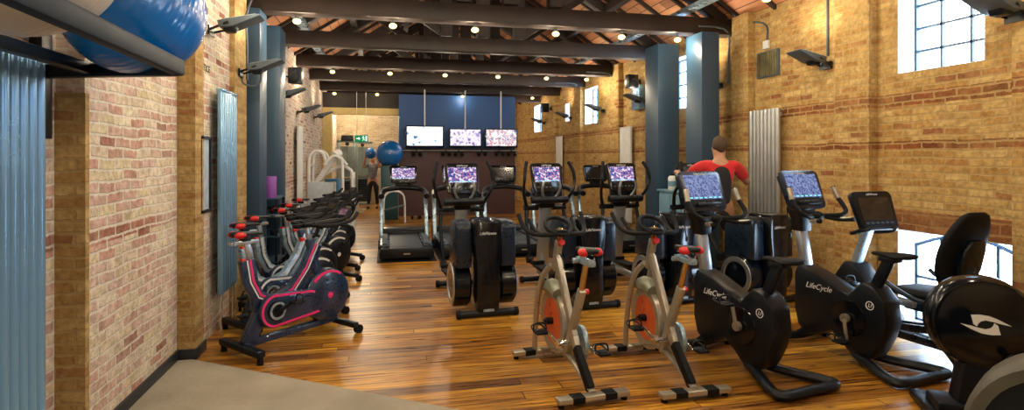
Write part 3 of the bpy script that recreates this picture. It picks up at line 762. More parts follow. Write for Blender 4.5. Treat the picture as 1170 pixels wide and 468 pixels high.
# ------------------------------------------------------------------ silver spin bikes
def silver_spin(loc, rz, lab):
    t = thing('spin_bike', lab, 'exercise bike', loc, rz, 'silver spin bikes')
    for nm, y, hw in (('rear_stabilizer', -.475, .26), ('front_stabilizer', .475, .26)):
        o = MB().bx(-hw, hw, y-.04, y+.04, .03, .065, .008).build(nm, m_warmsil, t)
        MB().bx(-hw*.62, -hw*.28, y-.044, y+.044, .026, .069, .004).bx(hw*.28, hw*.62, y-.044, y+.044, .026, .069, .004).build('grip_pad', m_rubber, o)
        MB().cyl((-hw+.03, y, 0), (-hw+.03, y, .032), .022, .018).cyl((hw-.03, y, 0), (hw-.03, y, .032), .022, .018).build('foot', m_rubber, o)
    # frame: arched lower beam, long diagonal, seat tube, head
    b = MB()
    b.tube([(0, -.47, .07), (0, -.30, .13), (0, -.05, .19), (0, .16, .17), (0, .34, .10), (0, .47, .06)], .026, 10, ry=.018)
    b.bar((0, .17, .90), (0, -.17, .34), .045, .07, .012)
    b.bar((0, -.02, .17), (0, -.30, .72), .05, .062, .012)
    b.bar((0, -.165, .35), (0, -.205, .285), .045, .07, .01)
    b.bar((0, .20, .76), (0, .12, 1.0), .055, .062, .014)
    b.build('frame', m_warmsil, t)
    MB().bar((0, -.205, .29), (0, -.44, .075), .052, .076, .014).build('strut_cover', m_rubber, t)
    for s_ in (-1, 1):
        MB().tube([(s_*.035, .20, .80), (s_*.065, .30, .70), (s_*.075, .38, .52), (s_*.075, .445, .25), (s_*.075, .465, .06)], .022, 10).build('fork_leg', m_warmsil, t)
    # flywheel
    fw = MB().lathe([(.175, -.016), (.235, -.022), (.243, -.012), (.243, .012), (.235, .022), (.175, .016)], 'x', (0, .23, .36), 44)
    fw = fw.build('flywheel', m_warmsil, t)
    MB().lathe([(0, -.012), (.178, -.016), (.178, .016), (0, .012)], 'x', (0, .23, .36), 40).build('wheel_disc', m_orange, fw)
    MB().cyl((-.065, .23, .36), (.065, .23, .36), .028).cyl((-.085, .23, .36), (-.06, .23, .36), .016).build('hub', m_black, fw)
    # guard above the wheel
    g = MB()
    rings = []
    for k in range(9):
        a = R(48+11.5*k); cy, cz = .23+.265*math.cos(a), .36+.265*math.sin(a)
        w = .042+.022*math.sin(PI*k/8); h = .022+.042*math.sin(PI*k/8)
        rings.append([(w*math.cos(q), cy+h*math.sin(q)*math.cos(a), cz+h*math.sin(q)*math.sin(a)) for q in [2*PI*j/12 for j in range(12)]])
    g.loft(rings[1:7]); g.build('wheel_guard', m_greenguard, t, sharp=60)
    # chain guard, right side
    pts = []
    for k in range(28):
        a = 2*PI*k/28; ex = 1 if math.cos(a) > 0 else 0
        pts.append((-.10+.13*math.cos(a)+(.17 if ex else 0), .29+(.13 if not ex else .09)*math.sin(a)))
    MB().prism(pts, 'yz', .055, .095, .012).build('chain_guard', m_bluesil, t)
    # cranks
    c = MB().cyl((-.10, -.10, .29), (.11, -.10, .29), .02).cyl((-.11, -.10, .29), (-.085, -.10, .29), .034)
    c.bar((-.11, -.10, .29), (-.12, .04, .34), .016, .03).bar((.115, -.10, .29), (.125, -.24, .24), .016, .03)
    cr = c.build('crank', m_chrome, t)
    pedal(cr, (-.18, .045, .34)); pedal(cr, (.185, -.245, .24))
    # brake knob, head post, handlebar
    MB().cyl((-.0, .115, .97), (-.0, .06, 1.0), .017, .024).build('adjust_knob', m_red, t)
    MB().bar((0, .128, .97), (0, .09, 1.10), .034, .04, .006).build('handle_post', m_gold, t)
    h = MB()
    h.tube([(.10*math.cos(a), .14+.10*math.sin(a), 1.11+.055*math.sin(a)) for a in [2*PI*k/14 for k in range(14)]], .016, 8, smooth=2, closed=True)
    for s_ in (-1, 1):
        h.tube([(s_*.02, .06, 1.06), (s_*.12, .07, 1.055), (s_*.21, .13, 1.06), (s_*.25, .22, 1.10), (s_*.265, .31, 1.19)], .017, 8)
        h.tube([(s_*.15, .09, 1.055), (s_*.17, .20, 1.08), (s_*.18, .30, 1.15)], .015, 8)
    h.bx(-.045, .045, .04, .16, 1.06, 1.09, .008)
    h.build('handlebar', m_rubber, t)
    # seat post
    MB().cyl((0, -.285, .70), (0, -.37, .92), .02).build('seat_post', m_gold, t)
    MB().cyl((.0, -.27, .69), (.065, -.25, .69), .012, .02).build('post_knob', m_red, t)
    MB().bx(-.024, .024, -.47, -.24, .905, .945, .006).cyl((-.03, -.30, .925), (-.07, -.30, .925), .018).build('seat_slider', m_bluesil, t)
    MB().tube([(-.02, -.44, .94), (-.03, -.42, .975), (-.02, -.28, .975)], .006, 6).tube([(.02, -.44, .94), (.03, -.42, .975), (.02, -.28, .975)], .006, 6).build('saddle_rail', m_chrome, t)
    saddle(.995, -.35, .27, .16, m_black, t, side=m_red)
    # resistance bottle holder under bars
    MB().tube([(0, .10, .90), (0, .04, .86), (0, .02, .80)], .006, 6).build('brake_cable', m_black, t)
    return t
silver_spin((1.315, 4.06, 0), R(5), 'silver spin bike with red seat, standing left of its twin')
silver_spin((2.05, 3.98, 0), R(1), 'silver spin bike with red seat, standing right of its twin beside the black upright bike')

# ------------------------------------------------------------------ navy spin bikes on the left
def navy_spin(loc, rz, lab, silver=False):
    body = m_bluesil if silver else m_navy
    t = thing('spin_bike', lab, 'exercise bike', loc, rz, 'row of studio bikes along the left wall')
    o = MB().bx(-.30, .30, -.50, -.43, .055, .11, .012).build('rear_stabilizer', m_black, t)
    MB().cyl((-.275, -.465, 0), (-.275, -.465, .06), .026, .022).cyl((.275, -.465, 0), (.275, -.465, .06), .026, .022).build('foot', m_rubber, o)
    o = MB().bx(-.28, .28, .45, .51, .06, .11, .012).build('front_stabilizer', m_black, t)
    MB().cyl((-.28, .52, .04), (-.235, .52, .04), .04).cyl((.235, .52, .04), (.28, .52, .04), .04).build('transport_wheel', m_rubber, o)
    b = MB().bar((0, -.46, .10), (0, .46, .12), .075, .055, .01)
    b.bar((0, -.42, .10), (0, -.26, .40), .075, .12, .012).bar((0, .28, .12), (0, .26, .30), .07, .09, .01)
    b.build('base_frame', m_navy, t)
    # body: U-shaped swoop between seat tube and head tube
    def swoop(off0, off1, x0, x1, m, nm, par):
        top = []; bot = []
        P = [(-.39, .80), (-.36, .62), (-.30, .50), (-.18, .44), (-.03, .50), (.10, .66), (.20, .86)]
        for i, (y, z) in enumerate(P):
            a = P[max(0, i-1)]; c = P[min(len(P)-1, i+1)]; d = Vector((c[0]-a[0], c[1]-a[1])).normalized(); n = Vector((d.y, -d.x))
            top.append((y+n.x*off0, z+n.y*off0)); bot.append((y+n.x*off1, z+n.y*off1))
        return MB().prism(top+bot[::-1], 'yz', x0, x1, .006 if m is body else .0).build(nm, m, par)
    fr = swoop(-.012, .095, -.034, .034, body, 'frame', t)
    s1 = m_white if silver else m_pink
    for s_ in (-1, 1):
        swoop(.010, .030, s_*.033, s_*.036, s1, 'stripe', fr)
        swoop(.040, .052, s_*.033, s_*.036, m_white if not silver else m_navy, 'stripe', fr)
    MB().bar((0, -.335, .36), (0, -.395, .80), .062, .075, .012).bar((0, .30, .38), (0, .17, .90), .055, .075, .012).build('seat_tube', m_navy, t)
    # belt cover with coloured outline
    def hull(g):
        pts = []
        for k in range(17):
            a = R(100+160*k/16); pts.append((-.20+(.15+g)*math.cos(a), .34+(.15+g)*math.sin(a)))
        pts += [(.16, .34-.12-g), (.30, .34-.10-g)]
        pts += [(.34, .34+.04+g), (.14, .34+.12+g)]
        return pts
    MB().prism(hull(0), 'yz', .034, .085, .010).build('belt_cover', m_navy, t)
    MB().ringflat(hull(-.010), hull(-.030), 'yz', .085, .088).build('cover_outline', m_white if silver else m_pink, t)
    MB().prism([(-.12, .30), (.1, .30), (.1, .33), (-.12, .33)], 'yz', -.06, -.034, .004).build('inner_cover', m_black, t)
    fw = MB().lathe([(0, -.03), (.20, -.034), (.235, -.022), (.24, 0), (.235, .06), (.20, .086), (.07, .094), (.0, .094)], 'x', (0, .33, .37), 44).build('flywheel', m_navy if not silver else m_black, t)
    MB().lathe([(0, .090), (.028, .100), (.022, .103), (0, .103)], 'x', (0, .33, .37), 20).build('hub_cap', s1, fw)
    b = MB()
    for k in range(14):
        a = 2*PI*k/14
        for rr in (.075, .11, .145): b.cyl((.088, .33+rr*math.cos(a+rr*9), .37+rr*math.sin(a+rr*9)), (.0935, .33+rr*math.cos(a+rr*9), .37+rr*math.sin(a+rr*9)), .009, seg=8)
    b.build('vent_dots', m_black, fw)
    for s_ in (1,):
        pts = [(.33+.225*math.cos(R(a)), .37+.225*math.sin(R(a))) for a in range(55, 150, 12)]
        inn = [(.33+.205*math.cos(R(a)), .37+.205*math.sin(R(a))) for a in range(55, 150, 12)]
        MB().prism(pts+inn[::-1], 'yz', .074, .090).build('wheel_stripe', s1, fw)
    c = MB().cyl((-.10, -.20, .34), (.115, -.20, .34), .022).cyl((.085, -.20, .34), (.10, -.20, .34), .085, seg=28)
    c.bar((.115, -.20, .34), (.125, -.07, .40), .016, .034).bar((-.105, -.20, .34), (-.115, -.33, .28), .016, .034)
    cr = c.build('crank', m_black if not silver else m_chrome, t)
    pedal(cr, (.185, -.065, .40)); pedal(cr, (-.18, -.335, .28))
    MB().lathe([(.055, 0), (.075, .001), (.075, .004), (.055, .003)], 'x', (.1005, -.20, .34), 24).build('crank_ring', m_bluesil, cr)
    MB().bar((0, -.385, .76), (0, -.42, .94), .028, .045, .004).build('seat_post', m_silver, t)
    MB().cyl((0, -.43, .79), (0, -.47, .79), .013, .02).build('post_knob', m_red, t)
    MB().bx(-.024, .024, -.56, -.32, .925, .955, .005).cyl((-.05, -.54, .94), (.05, -.54, .94), .012).build('seat_slider', m_silver, t)
    MB().bx(-.03, .03, -.47, -.40, .95, .985, .004).build('saddle_clamp', m_black, t)
    saddle(1.0, -.42, .28, .16, m_black, t, side=m_red)
    MB().bar((0, .182, .86), (0, .14, 1.02), .028, .045, .004).build('handle_post', m_silver, t)
    MB().cyl((0, .12, .90), (0, .08, .90), .013, .02).build('adjust_knob', m_red, t)
    h = MB().bar((0, .02, 1.02), (0, .50, 1.04), .07, .035, .008)
    for s_ in (-1, 1):
        h.tube([(s_*.02, .10, 1.03), (s_*.13, .10, 1.035), (s_*.22, .16, 1.03), (s_*.245, .30, 1.03), (s_*.24, .46, 1.06), (s_*.22, .54, 1.12)], .018, 8)
        h.tube([(s_*.10, .16, 1.035), (s_*.10, .38, 1.04), (s_*.09, .50, 1.06), (s_*.06, .58, 1.10)], .018, 8)
        h.tube([(s_*.245, .32, 1.03), (s_*.25, .44, .99), (s_*.24, .42, .90), (s_*.24, .35, .85)], .017, 8)
    h.build('handlebar', m_rubber, t)
    cs = MB().box((0, 0, 0), (.15, .03, .10), None, .010).build('console', m_black, t, (0, .56, 1.10), (R(-35), 0, 0))
    MB().box((0, -.016, .005), (.11, .003, .065)).build('display', m_scr_off if silver else m_conscr, cs)
    MB().tube([(0, .36, 1.02), (.03, .36, .93), (.03, .33, .86), (.0, .29, .84)], .005, 6).cyl((.02, .31, .84), (.05, .36, .81), .014).build('brake_lever', m_black, t)
    return t
m_conscr = screen('small_console_picture', [(.35, (.12, .04, .08)), (.55, (.40, .10, .22)), (.7, (.5, .42, .3))], .35, 30., 3.)
AZ = -48.
labs = ['navy studio bike with pink stripes, front of the row by the left wall']
navy_spin((-.80, 5.34, 0), R(AZ), labs[0])
rowpos = [(-.96, 6.02, 'second', R(-47)), (-.99, 6.68, 'third', R(-45)), (-.88, 7.55, 'fourth', R(-44)), (-.92, 8.25, 'fifth', R(-42)), (-.90, 9.15, 'last and farthest', R(-45))]
sb = None
for x, y, nm, rz in rowpos:
    lab = 'pale silver studio bike, %s in the row by the left wall' % nm
    if sb is None: sb = navy_spin((x, y, 0), rz, lab, True)
    else: dup(sb, (x, y, 0), rz, lab)

# ------------------------------------------------------------------ upright console bikes
def upright_bike(loc, rz, lab, scr):
    t = thing('upright_bike', lab, 'exercise bike', loc, rz, 'black upright exercise bikes')
    outline = [(.40, .70), (.44, .62), (.44, .30), (.40, .16), (.30, .10), (.20, .13), (.08, .20), (-.02, .13), (-.10, .06), (-.26, .06), (-.31, .14), (-.36, .24), (-.40, .38), (-.38, .54), (-.30, .63), (-.20, .66), (-.14, .60), (-.08, .54), (.06, .59), (.24, .66)]
    sh = MB().prism(outline, 'yz', -.095, .095, .022).build('shroud', m_black, t)
    for s_ in (-1,):
        text('logo_text', 'LifeCycle', .068, m_textw, sh, (s_*.0965, .19, .535), (PI/2, 0, -PI/2), shear=.35)
        MB().lathe([(.034, 0), (.034, -.0015), (.028, -.0015), (.028, 0)], 'x', (-.0955, -.27, .49), 28).build('emblem_ring', m_textw, sh)
        text('emblem_text', 'Lf', .042, m_textw, sh, (-.0965, -.27, .49), (PI/2, 0, -PI/2), shear=.2)
        # raised side disc behind the crank
        MB().lathe([(.145, -.094), (.14, -.103), (.10, -.106), (.0, -.106)], 'x', (0, -.09, .35), 36).build('side_disc', m_blackgl, sh)
    c = MB().cyl((-.15, -.09, .35), (.15, -.09, .35), .018).cyl((-.15, -.09, .35), (-.12, -.09, .35), .036).cyl((.12, -.09, .35), (.15, -.09, .35), .036)
    up = 1 if scr_up[0] else -1
    c.bar((-.145, -.09, .35), (-.155, -.09+.03*up, .35+up*.165), .018, .03, .006).bar((.145, -.09, .35), (.155, -.09-.03*up, .35-up*.165), .018, .03, .006)
    cr = c.build('crank', m_warmsil, t)
    pz = .35+up*.17
    pedal(cr, (-.215, -.09+.03*up, pz)); pedal(cr, (.215, -.09-.03*up, .35-up*.17))
    # front foot and rear loop
    MB().tube([(-.29, .44, .045), (-.2, .47, .05), (0, .44, .055), (.2, .47, .05), (.29, .44, .045)], .036, 10).bar((0, .44, .06), (0, .34, .14), .12, .07, .02).build('front_foot', m_black, t)
    MB().cyl((-.31, .44, .04), (-.27, .44, .04), .04).cyl((.27, .44, .04), (.31, .44, .04), .04).build('transport_wheel', m_rubber, t)
    MB().tube([(-.05, -.12, .06), (-.13, -.30, .045), (-.25, -.52, .04), (-.24, -.62, .04), (0, -.62, .04), (.24, -.62, .04), (.25, -.52, .04), (.13, -.30, .045), (.05, -.12, .06)], .040, 10, ry=.034).bar((0, -.10, .10), (0, -.22, .08), .13, .09, .02).build('rear_loop', m_black, t)
    # mast, collar
    MB().bar((0, .38, .62), (0, .45, 1.00), .10, .075, .022, up=(0, 1, 0)).build('mast', m_silver, t)
    MB().prism([(-.06, 0), (.06, 0), (.065, .10), (.12, .20), (.10, .24), (-.10, .24), (-.12, .20), (-.065, .10)], 'xz', -.065, .06, .015).build('mast_collar', m_black, t, (0, .45, .98), (0, 0, 0))
    console(t, .46, .36, (0, .44, 1.345), R(22), scr, shelf=True, body=m_navypl, sw=.80, sh=.60, swz=.09)
    h = MB().bar((0, .44, 1.12), (0, .30, 1.13), .07, .05, .012)
    for s_ in (-1, 1):
        h.tube([(0, .30, 1.13), (s_*.10, .26, 1.13), (s_*.20, .20, 1.14), (s_*.27, .22, 1.18), (s_*.275, .30, 1.28), (s_*.26, .34, 1.38)], .020, 10)
        h.tube([(s_*.08, .27, 1.12), (s_*.16, .20, 1.10), (s_*.20, .08, 1.11)], .018, 10)
    h.sphere((0, .28, 1.13), .05, 14, sc=(1.2, 1, .8))
    hb = h.build('handlebar', m_rubber, t)
    MB().tube([(-.276, .295, 1.275), (-.262, .338, 1.372)], .0225, 10, smooth=0).tube([(.276, .295, 1.275), (.262, .338, 1.372)], .0225, 10, smooth=0).tube([(-.17, .19, 1.10), (-.20, .11, 1.11)], .0205, 10, smooth=0).tube([(.17, .19, 1.10), (.20, .11, 1.11)], .0205, 10, smooth=0).build('pulse_sensor', m_warmsil, hb)
    MB().tube([(-.24, .38, 1.2), (-.25, .36, 1.06), (-.24, .35, .96)], .005, 6).cyl((-.24, .35, .98), (-.24, .35, .945), .012).build('headphone_lead', m_black, t)
    # seat
    MB().bar((0, -.25, .62), (0, -.36, .86), .055, .08, .014).build('seat_post', m_black, t)
    saddle(.885, -.38, .32, .235, m_rubber, t)
    MB().bx(-.05, .05, -.43, -.30, .84, .878, .008).build('seat_bracket', m_black, t)
    return t
scr_up = [1]
upright_bike((2.74, 3.98, 0), R(11), 'black upright bike with lit screen, beside the silver spin bikes', m_scr_blue)
scr_up[0] = 0
upright_bike((3.72, 3.98, 0), R(9), 'black upright bike with lit screen, in front of the recumbent bike', m_scr_blue)

# ------------------------------------------------------------------ recumbent bike
def recumbent(loc, rz, lab):
    t = thing('recumbent_bike', lab, 'exercise bike', loc, rz)
    out = [(.62, .34), (.58, .20), (.40, .13), (.15, .12), (-.02, .16), (.0, .26), (.12, .36), (.26, .56), (.36, .66), (.46, .66), (.56, .52)]
    sh = MB().prism(out, 'yz', -.10, .10, .02).build('shroud', m_black, t)
    MB().lathe([(.12, -.10), (.115, -.112), (0, -.112)], 'x', (0, .28, .33), 30).build('side_disc', m_blackgl, sh)
    c = MB().cyl((-.15, .28, .33), (.15, .28, .33), .02).cyl((-.155, .28, .33), (-.12, .28, .33), .036)
    c.bar((-.15, .28, .33), (-.155, .26, .49), .018, .03).bar((.15, .28, .33), (.155, .30, .17), .018, .03)
    cr = c.build('crank', m_warmsil, t); pedal(cr, (-.21, .26, .50)); pedal(cr, (.21, .30, .17))
    b = MB()
    for s_ in (-1, 1): b.bar((s_*.07, .20, .15), (s_*.07, -.75, .30), .04, .06, .01)
    b.bar((0, .2, .12), (0, -.72, .14), .16, .07, .02)
    b.build('seat_track', m_navypl, t)
    MB().tube([(-.28, .56, .045), (0, .52, .06), (.28, .56, .045)], .035, 10).build('front_foot', m_black, t)
    MB().tube([(-.06, -.5, .12), (-.16, -.68, .05), (-.28, -.84, .045), (0, -.90, .045), (.28, -.84, .045), (.16, -.68, .05), (.06, -.5, .12)], .036, 10).build('rear_loop', m_black, t)
    MB().bar((0, .42, .60), (0, .25, 1.06), .085, .07, .016, up=(0, 1, 0)).build('mast', m_bluesil, t)
    console(t, .46, .36, (0, .22, 1.15), R(20), m_scr_off, body=m_black, sw=.76, sh=.58, swz=.04)
    h = MB()
    for s_ in (-1, 1): h.tube([(0, .40, .93), (s_*.12, .34, .94), (s_*.20, .26, .95), (s_*.21, .18, .98), (s_*.14, .13, 1.0)], .018, 10)
    h.build('handlebar', m_black, t)
    # seat
    b = MB()
    rings = []
    for k in range(9):
        u = k/8; y = -.12-.42*u; hw = .20+.03*math.sin(PI*u); th = .045
        rings.append([(hw*math.copysign(abs(math.cos(q))**.6, math.cos(q)), y, .52+.02*u+th*math.copysign(abs(math.sin(q))**.7, math.sin(q))*(1-.3*abs(u-.5))) for q in [2*PI*j/20 for j in range(20)]])
    MB().loft(rings).build('seat', m_rubber, t, sharp=60)
    rings = []
    for k in range(25):
        u = k/24; z = .60+.62*u; y = -.50-.17*u+.03*math.sin(PI*u); e_ = max(.0, 1-abs(2*u-1)**4)**.5; hw = (.175+.055*math.sin(PI*min(1, u*1.1)))*(.45+.55*e_); th = .050*(.35+.65*e_)
        rings.append([(hw*math.copysign(abs(math.cos(q))**.6, math.cos(q)), y+th*math.copysign(abs(math.sin(q))**.7, math.sin(q)), z) for q in [2*PI*j/20 for j in range(20)]])
    bk = MB().loft(rings).build('backrest', m_rubber, t, sharp=60)
    MB().prism([(-.08, 0), (.08, 0), (.11, .10), (.10, .26), (.06, .34), (-.06, .34), (-.10, .26), (-.11, .10)], 'xz', -.03, .02, .012).build('back_panel', m_blackgl, bk, (0, -.575, .68), (R(15), 0, 0))
    s = MB().bar((0, -.30, .50), (0, -.42, .30), .16, .12, .02).bar((0, -.50, .46), (0, -.62, .80), .08, .05, .01).bx(-.20, .20, -.50, -.24, .40, .46, .01)
    s.build('seat_bracket', m_navypl, t)
    h = MB()
    for s_ in (-1, 1):
        h.tube([(0, -.50, .50), (s_*.24, -.46, .50), (s_*.29, -.34, .53), (s_*.29, -.16, .60), (s_*.28, -.08, .66)], .018, 10)
    hh = h.build('side_handle', m_navypl, t)
    MB().bx(-.31, -.25, -.40, -.20, .44, .50, .014).bx(.25, .31, -.40, -.20, .44, .50, .014).build('hand_grip', m_silver, hh)
    return t
recumbent((4.36, 4.12, 0), R(3), 'black recumbent bike with high backrest, in front of the low arched window')

# ------------------------------------------------------------------ cross trainers (rear housings toward the camera)
def cross_trainer(loc, rz, lab, scr, ph=0):
    t = thing('cross_trainer', lab, 'cross trainer', loc, rz, 'row of black cross trainers')
    def foot(y, hw, nm):
        o = MB().cyl((-hw, y, .042), (hw, y, .042), .034, seg=16, bev=.004).build(nm, m_black, t)
        b = MB()
        for s_ in (-1, 1): b.cyl((s_*(hw-.01), y, .042), (s_*(hw+.035), y, .042), .042, seg=18, bev=.006)
        b.build('end_cap', m_rubber, o)
    foot(-.74, .29, 'rear_foot'); foot(.72, .27, 'front_foot')
    pts = [(-.145, .96), (-.125, 1.0), (.125, 1.0), (.145, .96), (.15, .80), (.125, .58), (.12, .40), (.125, .20), (.11, .05), (-.11, .05), (-.125, .20), (-.12, .40), (-.125, .58), (-.15, .80)]
    tw = MB().prism(pts, 'xz', -.78, -.46, .022).build('rear_tower', m_blackgl, t)
    text('logo_text', 'LifeFitness', .042, m_textw, tw, (-.01, -.7825, .86), (PI/2, 0, 0), shear=.3)
    MB().bx(-.055, .055, -.784, -.778, .065, .09).build('maker_plate', m_bluesil, tw)
    for s_ in (-1, 1):
        MB().prism([(-.70, .50), (-.70, .92), (-.64, .97), (-.36, .97), (-.28, .86), (-.26, .50)], 'yz', s_*.155, s_*.315, .02).build('side_cover', m_navypl, t)
        w = MB().lathe([(.0, s_*.155), (.215, s_*.155), (.235, s_*.175), (.235, s_*.315), (.22, s_*.33), (.0, s_*.335)], 'x', (0, -.46, .30), 40).build('wheel_cover', m_blackgl, t)
        MB().lathe([(.155, s_*.331), (.215, s_*.331), (.21, s_*.340), (.16, s_*.340)], 'x', (0, -.46, .30), 40).build('wheel_ring', m_silver, w)
    MB().bx(-.06, .06, -.6, .72, .09, .17, .02).build('base_rail', m_silver, t)
    # mast
    MB().bar((0, .74, .10), (0, .60, 1.08), .15, .12, .03, up=(0, 1, 0)).build('mast', m_silver, t)
    MB().prism([(-.10, 0), (.10, 0), (.13, .20), (.09, .30), (-.09, .30), (-.13, .20)], 'xz', -.08, .08, .02).build('mast_head', m_black, t, (0, .60, .98))
    MB().cyl((-.25, .46, 1.09), (.25, .46, 1.09), .045, seg=20, bev=.01).bar((0, .46, 1.09), (0, .6, 1.08), .14, .06, .02).build('front_pad', m_black, t)
    console(t, .44, .39, (0, .56, 1.365), R(16), scr, sw=.80, sh=.50, swz=.11)
    h = MB()
    for s_ in (-1, 1): h.tube([(s_*.05, .47, 1.10), (s_*.10, .44, 1.16), (s_*.12, .40, 1.25), (s_*.10, .40, 1.33)], .017, 10)
    h.build('fixed_handle', m_silver, t)
    # moving arms and pedal links, one per side, out of phase
    for s_ in (-1, 1):
        q = s_*(.07+ph)
        a = MB().tube([(s_*.25, .62, .98), (s_*.29, .58, 1.08), (s_*.34, .50, 1.20), (s_*.385, .44+q, 1.34), (s_*.37, .46+q, 1.46), (s_*.33, .52+q, 1.57)], [.024, .022, .020, .018, .018, .018], 10)
        a.tube([(s_*.25, .62, .98), (s_*.27, .58, .80), (s_*.26, .50-q*.3, .55), (s_*.25, .40-q, .34)], .024, 10)
        a.cyl((s_*.10, .62, .98), (s_*.29, .62, .98), .034)
        ar = a.build('swing_arm', m_black, t)
        MB().tube([(s_*.385, .44+q, 1.34), (s_*.37, .46+q, 1.46), (s_*.33, .52+q, 1.57)], .022, 10).build('grip', m_rubber, ar)
        l = MB().bar((s_*.25, .42-q, .33), (s_*.25, -.44, .30+q*.8), .045, .06, .012)
        l.cyl((s_*.22, .41-q, .34), (s_*.29, .41-q, .34), .05)
        lk = l.build('pedal_link', m_black, t)
        MB().bx(s_*.25-.075, s_*.25+.075, -.14, .22, .325+q*.25, .36+q*.25, .012).bx(s_*.25-.075, s_*.25+.075, .19, .22, .35+q*.25, .40+q*.25, .008).build('pedal', m_rubber, lk)
    # bottle holder
    MB().lathe([(.03, 0), (.045, .0), (.047, .10), (.042, .10), (.035, .01)], 'z', (.15, .52, 1.12), 18).build('bottle_holder', m_black, t)
    return t
cross_trainer((.98, 6.49, 0), R(4), 'black cross trainer standing alone nearest the aisle, leftmost of the row', m_scr_col)
cross_trainer((2.10, 6.52, 0), R(6), 'black cross trainer behind the left silver spin bike', m_scr_col, .03)
cross_trainer((3.15, 6.53, 0), R(7), 'black cross trainer with lit screen behind the right silver spin bike', m_scr_col, -.02)
cross_trainer((4.08, 6.25, 0), R(14), 'black cross trainer being used by the person in red', m_scr_off, .04)

# ------------------------------------------------------------------ treadmills
def treadmill(loc, lab, scr):
    t = thing('treadmill', lab, 'treadmill', loc, 0, 'row of treadmills facing the televisions')
    MB().bx(-.36, .36, -.98, .95, .07, .17, .015).build('base_frame', m_black, t)
    MB().bx(-.26, .26, -.95, .62, .17, .205, .008).build('running_belt', m_belt, t)
    for s_ in (-1, 1):
        MB().bx(s_*.27, s_*.42, -.93, .62, .12, .225, .014).build('side_rail', m_navypl, t)
        MB().bx(s_*.30, s_*.38, -.70, .50, .226, .231).build('rail_tread', m_greypl, t)
    MB().prism([(-.42, .03), (.42, .03), (.43, .12), (.40, .20), (-.40, .20), (-.43, .12)], 'xz', -1.05, -.92, .018).build('rear_cover', m_black, t)
    MB().bx(-.05, .05, -1.055, -1.048, .10, .12).build('maker_plate', m_silver, t)
    MB().prism([(.60, .10), (.60, .24), (.68, .31), (.95, .30), (1.05, .20), (1.06, .08)], 'yz', -.42, .42, .02).build('motor_cover', m_black, t)
    for s_ in (-1, 1):
        u = MB().bar((s_*.41, .28, .03), (s_*.40, .62, .96), .07, .10, .02, up=(0, 1, 0)).build('upright', m_bluesil, t)
        MB().bx(s_*.41-.045, s_*.41+.045, .15, .42, 0, .16, .02).build('upright_shoe', m_navypl, u)
    MB().tube([(-.40, .30, .92), (-.39, .55, .97), (-.30, .68, 1.03), (0, .70, 1.06), (.30, .68, 1.03), (.39, .55, .97), (.40, .30, .92)], .055, 12, ry=.05).build('handlebar', m_black, t)
    MB().bar((0, .70, 1.02), (0, .72, 1.22), .20, .07, .02, up=(0, 1, 0)).cyl((-.12, .62, 1.10), (-.12, .62, 1.14), .035).cyl((.12, .62, 1.10), (.12, .62, 1.14), .035).build('console_neck', m_black, t)
    console(t, .52, .34, (0, .70, 1.30), R(14), scr, sw=.80, sh=.60, swz=.05)
    MB().bx(-.46, .46, -1.15, .9, 0, .008).build('rubber_mat', m_rubber, t)
    return t
m_belt = mat('treadmill_belt', (.03, .045, .06), .5, var=.2, bump=.3)
tl = [(.34, 10.15, 'treadmill with lit screen at the left end of the row, nearest the aisle', m_scr_col), (1.30, 10.15, 'treadmill directly behind the leftmost cross trainer', m_scr_col), (2.25, 10.15, 'treadmill with dark screen showing between two cross trainers, under the right television', m_scr_off), (3.20, 10.15, 'treadmill hidden mostly behind the second cross trainer console', m_scr_col), (4.15, 10.15, 'treadmill with dark screen at the right end of the row by the wall radiator', m_scr_off)]
for x, y, lab, sc_ in tl: treadmill((x, y, 0), lab, sc_)

# ------------------------------------------------------------------ round black machine at the right edge
def arc_machine(loc, rz, lab):
    t = thing('arc_trainer', lab, 'cross trainer', loc, rz)
    d = MB().lathe([(.0, -.095), (.23, -.095), (.24, -.088), (.262, -.088), (.282, -.06), (.287, 0), (.282, .06), (.262, .088), (.24, .088), (.23, .095), (0, .095)], 'x', (0, 0, .62), 64).build('drum_cover', m_blackgl, t)
    U = [(-.075, .055), (-.03, .060), (.02, .054), (.065, .036), (.13, .002), (.072, .012), (.038, .021), (.0, .027), (-.025, .019), (-.038, .003), (-.044, -.014), (-.062, .0), (-.067, .025)]
    e = MB()
    for fl in (1, -1):
        e.prism([(fl*p[0], fl*p[1]+.62) for p in U], 'yz', .0955, .0985)
    e.build('emblem', m_textw, d)
    MB().prism([(-.14, .10), (.55, .10), (.58, .45), (.30, .70), (.05, .55), (-.10, .38)], 'yz', -.085, .085, .02).build('body_shroud', m_black, t)
    MB().bx(-.12, .12, -.25, .95, .03, .12, .02).bx(-.28, .28, -.30, -.20, 0, .06, .02).bx(-.28, .28, .88, .97, 0, .06, .02).build('base_frame', m_black, t)
    MB().bar((0, .5, .4), (0, .62, 1.1), .10, .09, .02, up=(0, 1, 0)).build('mast', m_silver, t)
    console(t, .40, .30, (0, .60, 1.2), R(18), m_scr_off, logo='')
    for s_ in (-1, 1):
        MB().bar((s_*.22, .2, .30), (s_*.22, .85, .24), .05, .05, .01).bar((s_*.13, .1, .45), (s_*.23, .22, .31), .04, .05, .01).build('pedal_link', m_black, t)
        MB().bx(s_*.22-.08, s_*.22+.08, .62, .90, .26, .31, .012).build('pedal', m_rubber, t)
        MB().tube([(s_*.15, .55, .75), (s_*.26, .58, .95), (s_*.28, .75, 1.2), (s_*.24, .80, 1.32)], .018, 10).build('swing_arm', m_rubber, t)
    return t
m_rim = mat('weathered_olive_rim', (.085, .08, .06), .5, var=.15)
am = arc_machine((3.63, 2.84, 0), R(-122), 'round black gym machine with white swirl emblem at the right edge')
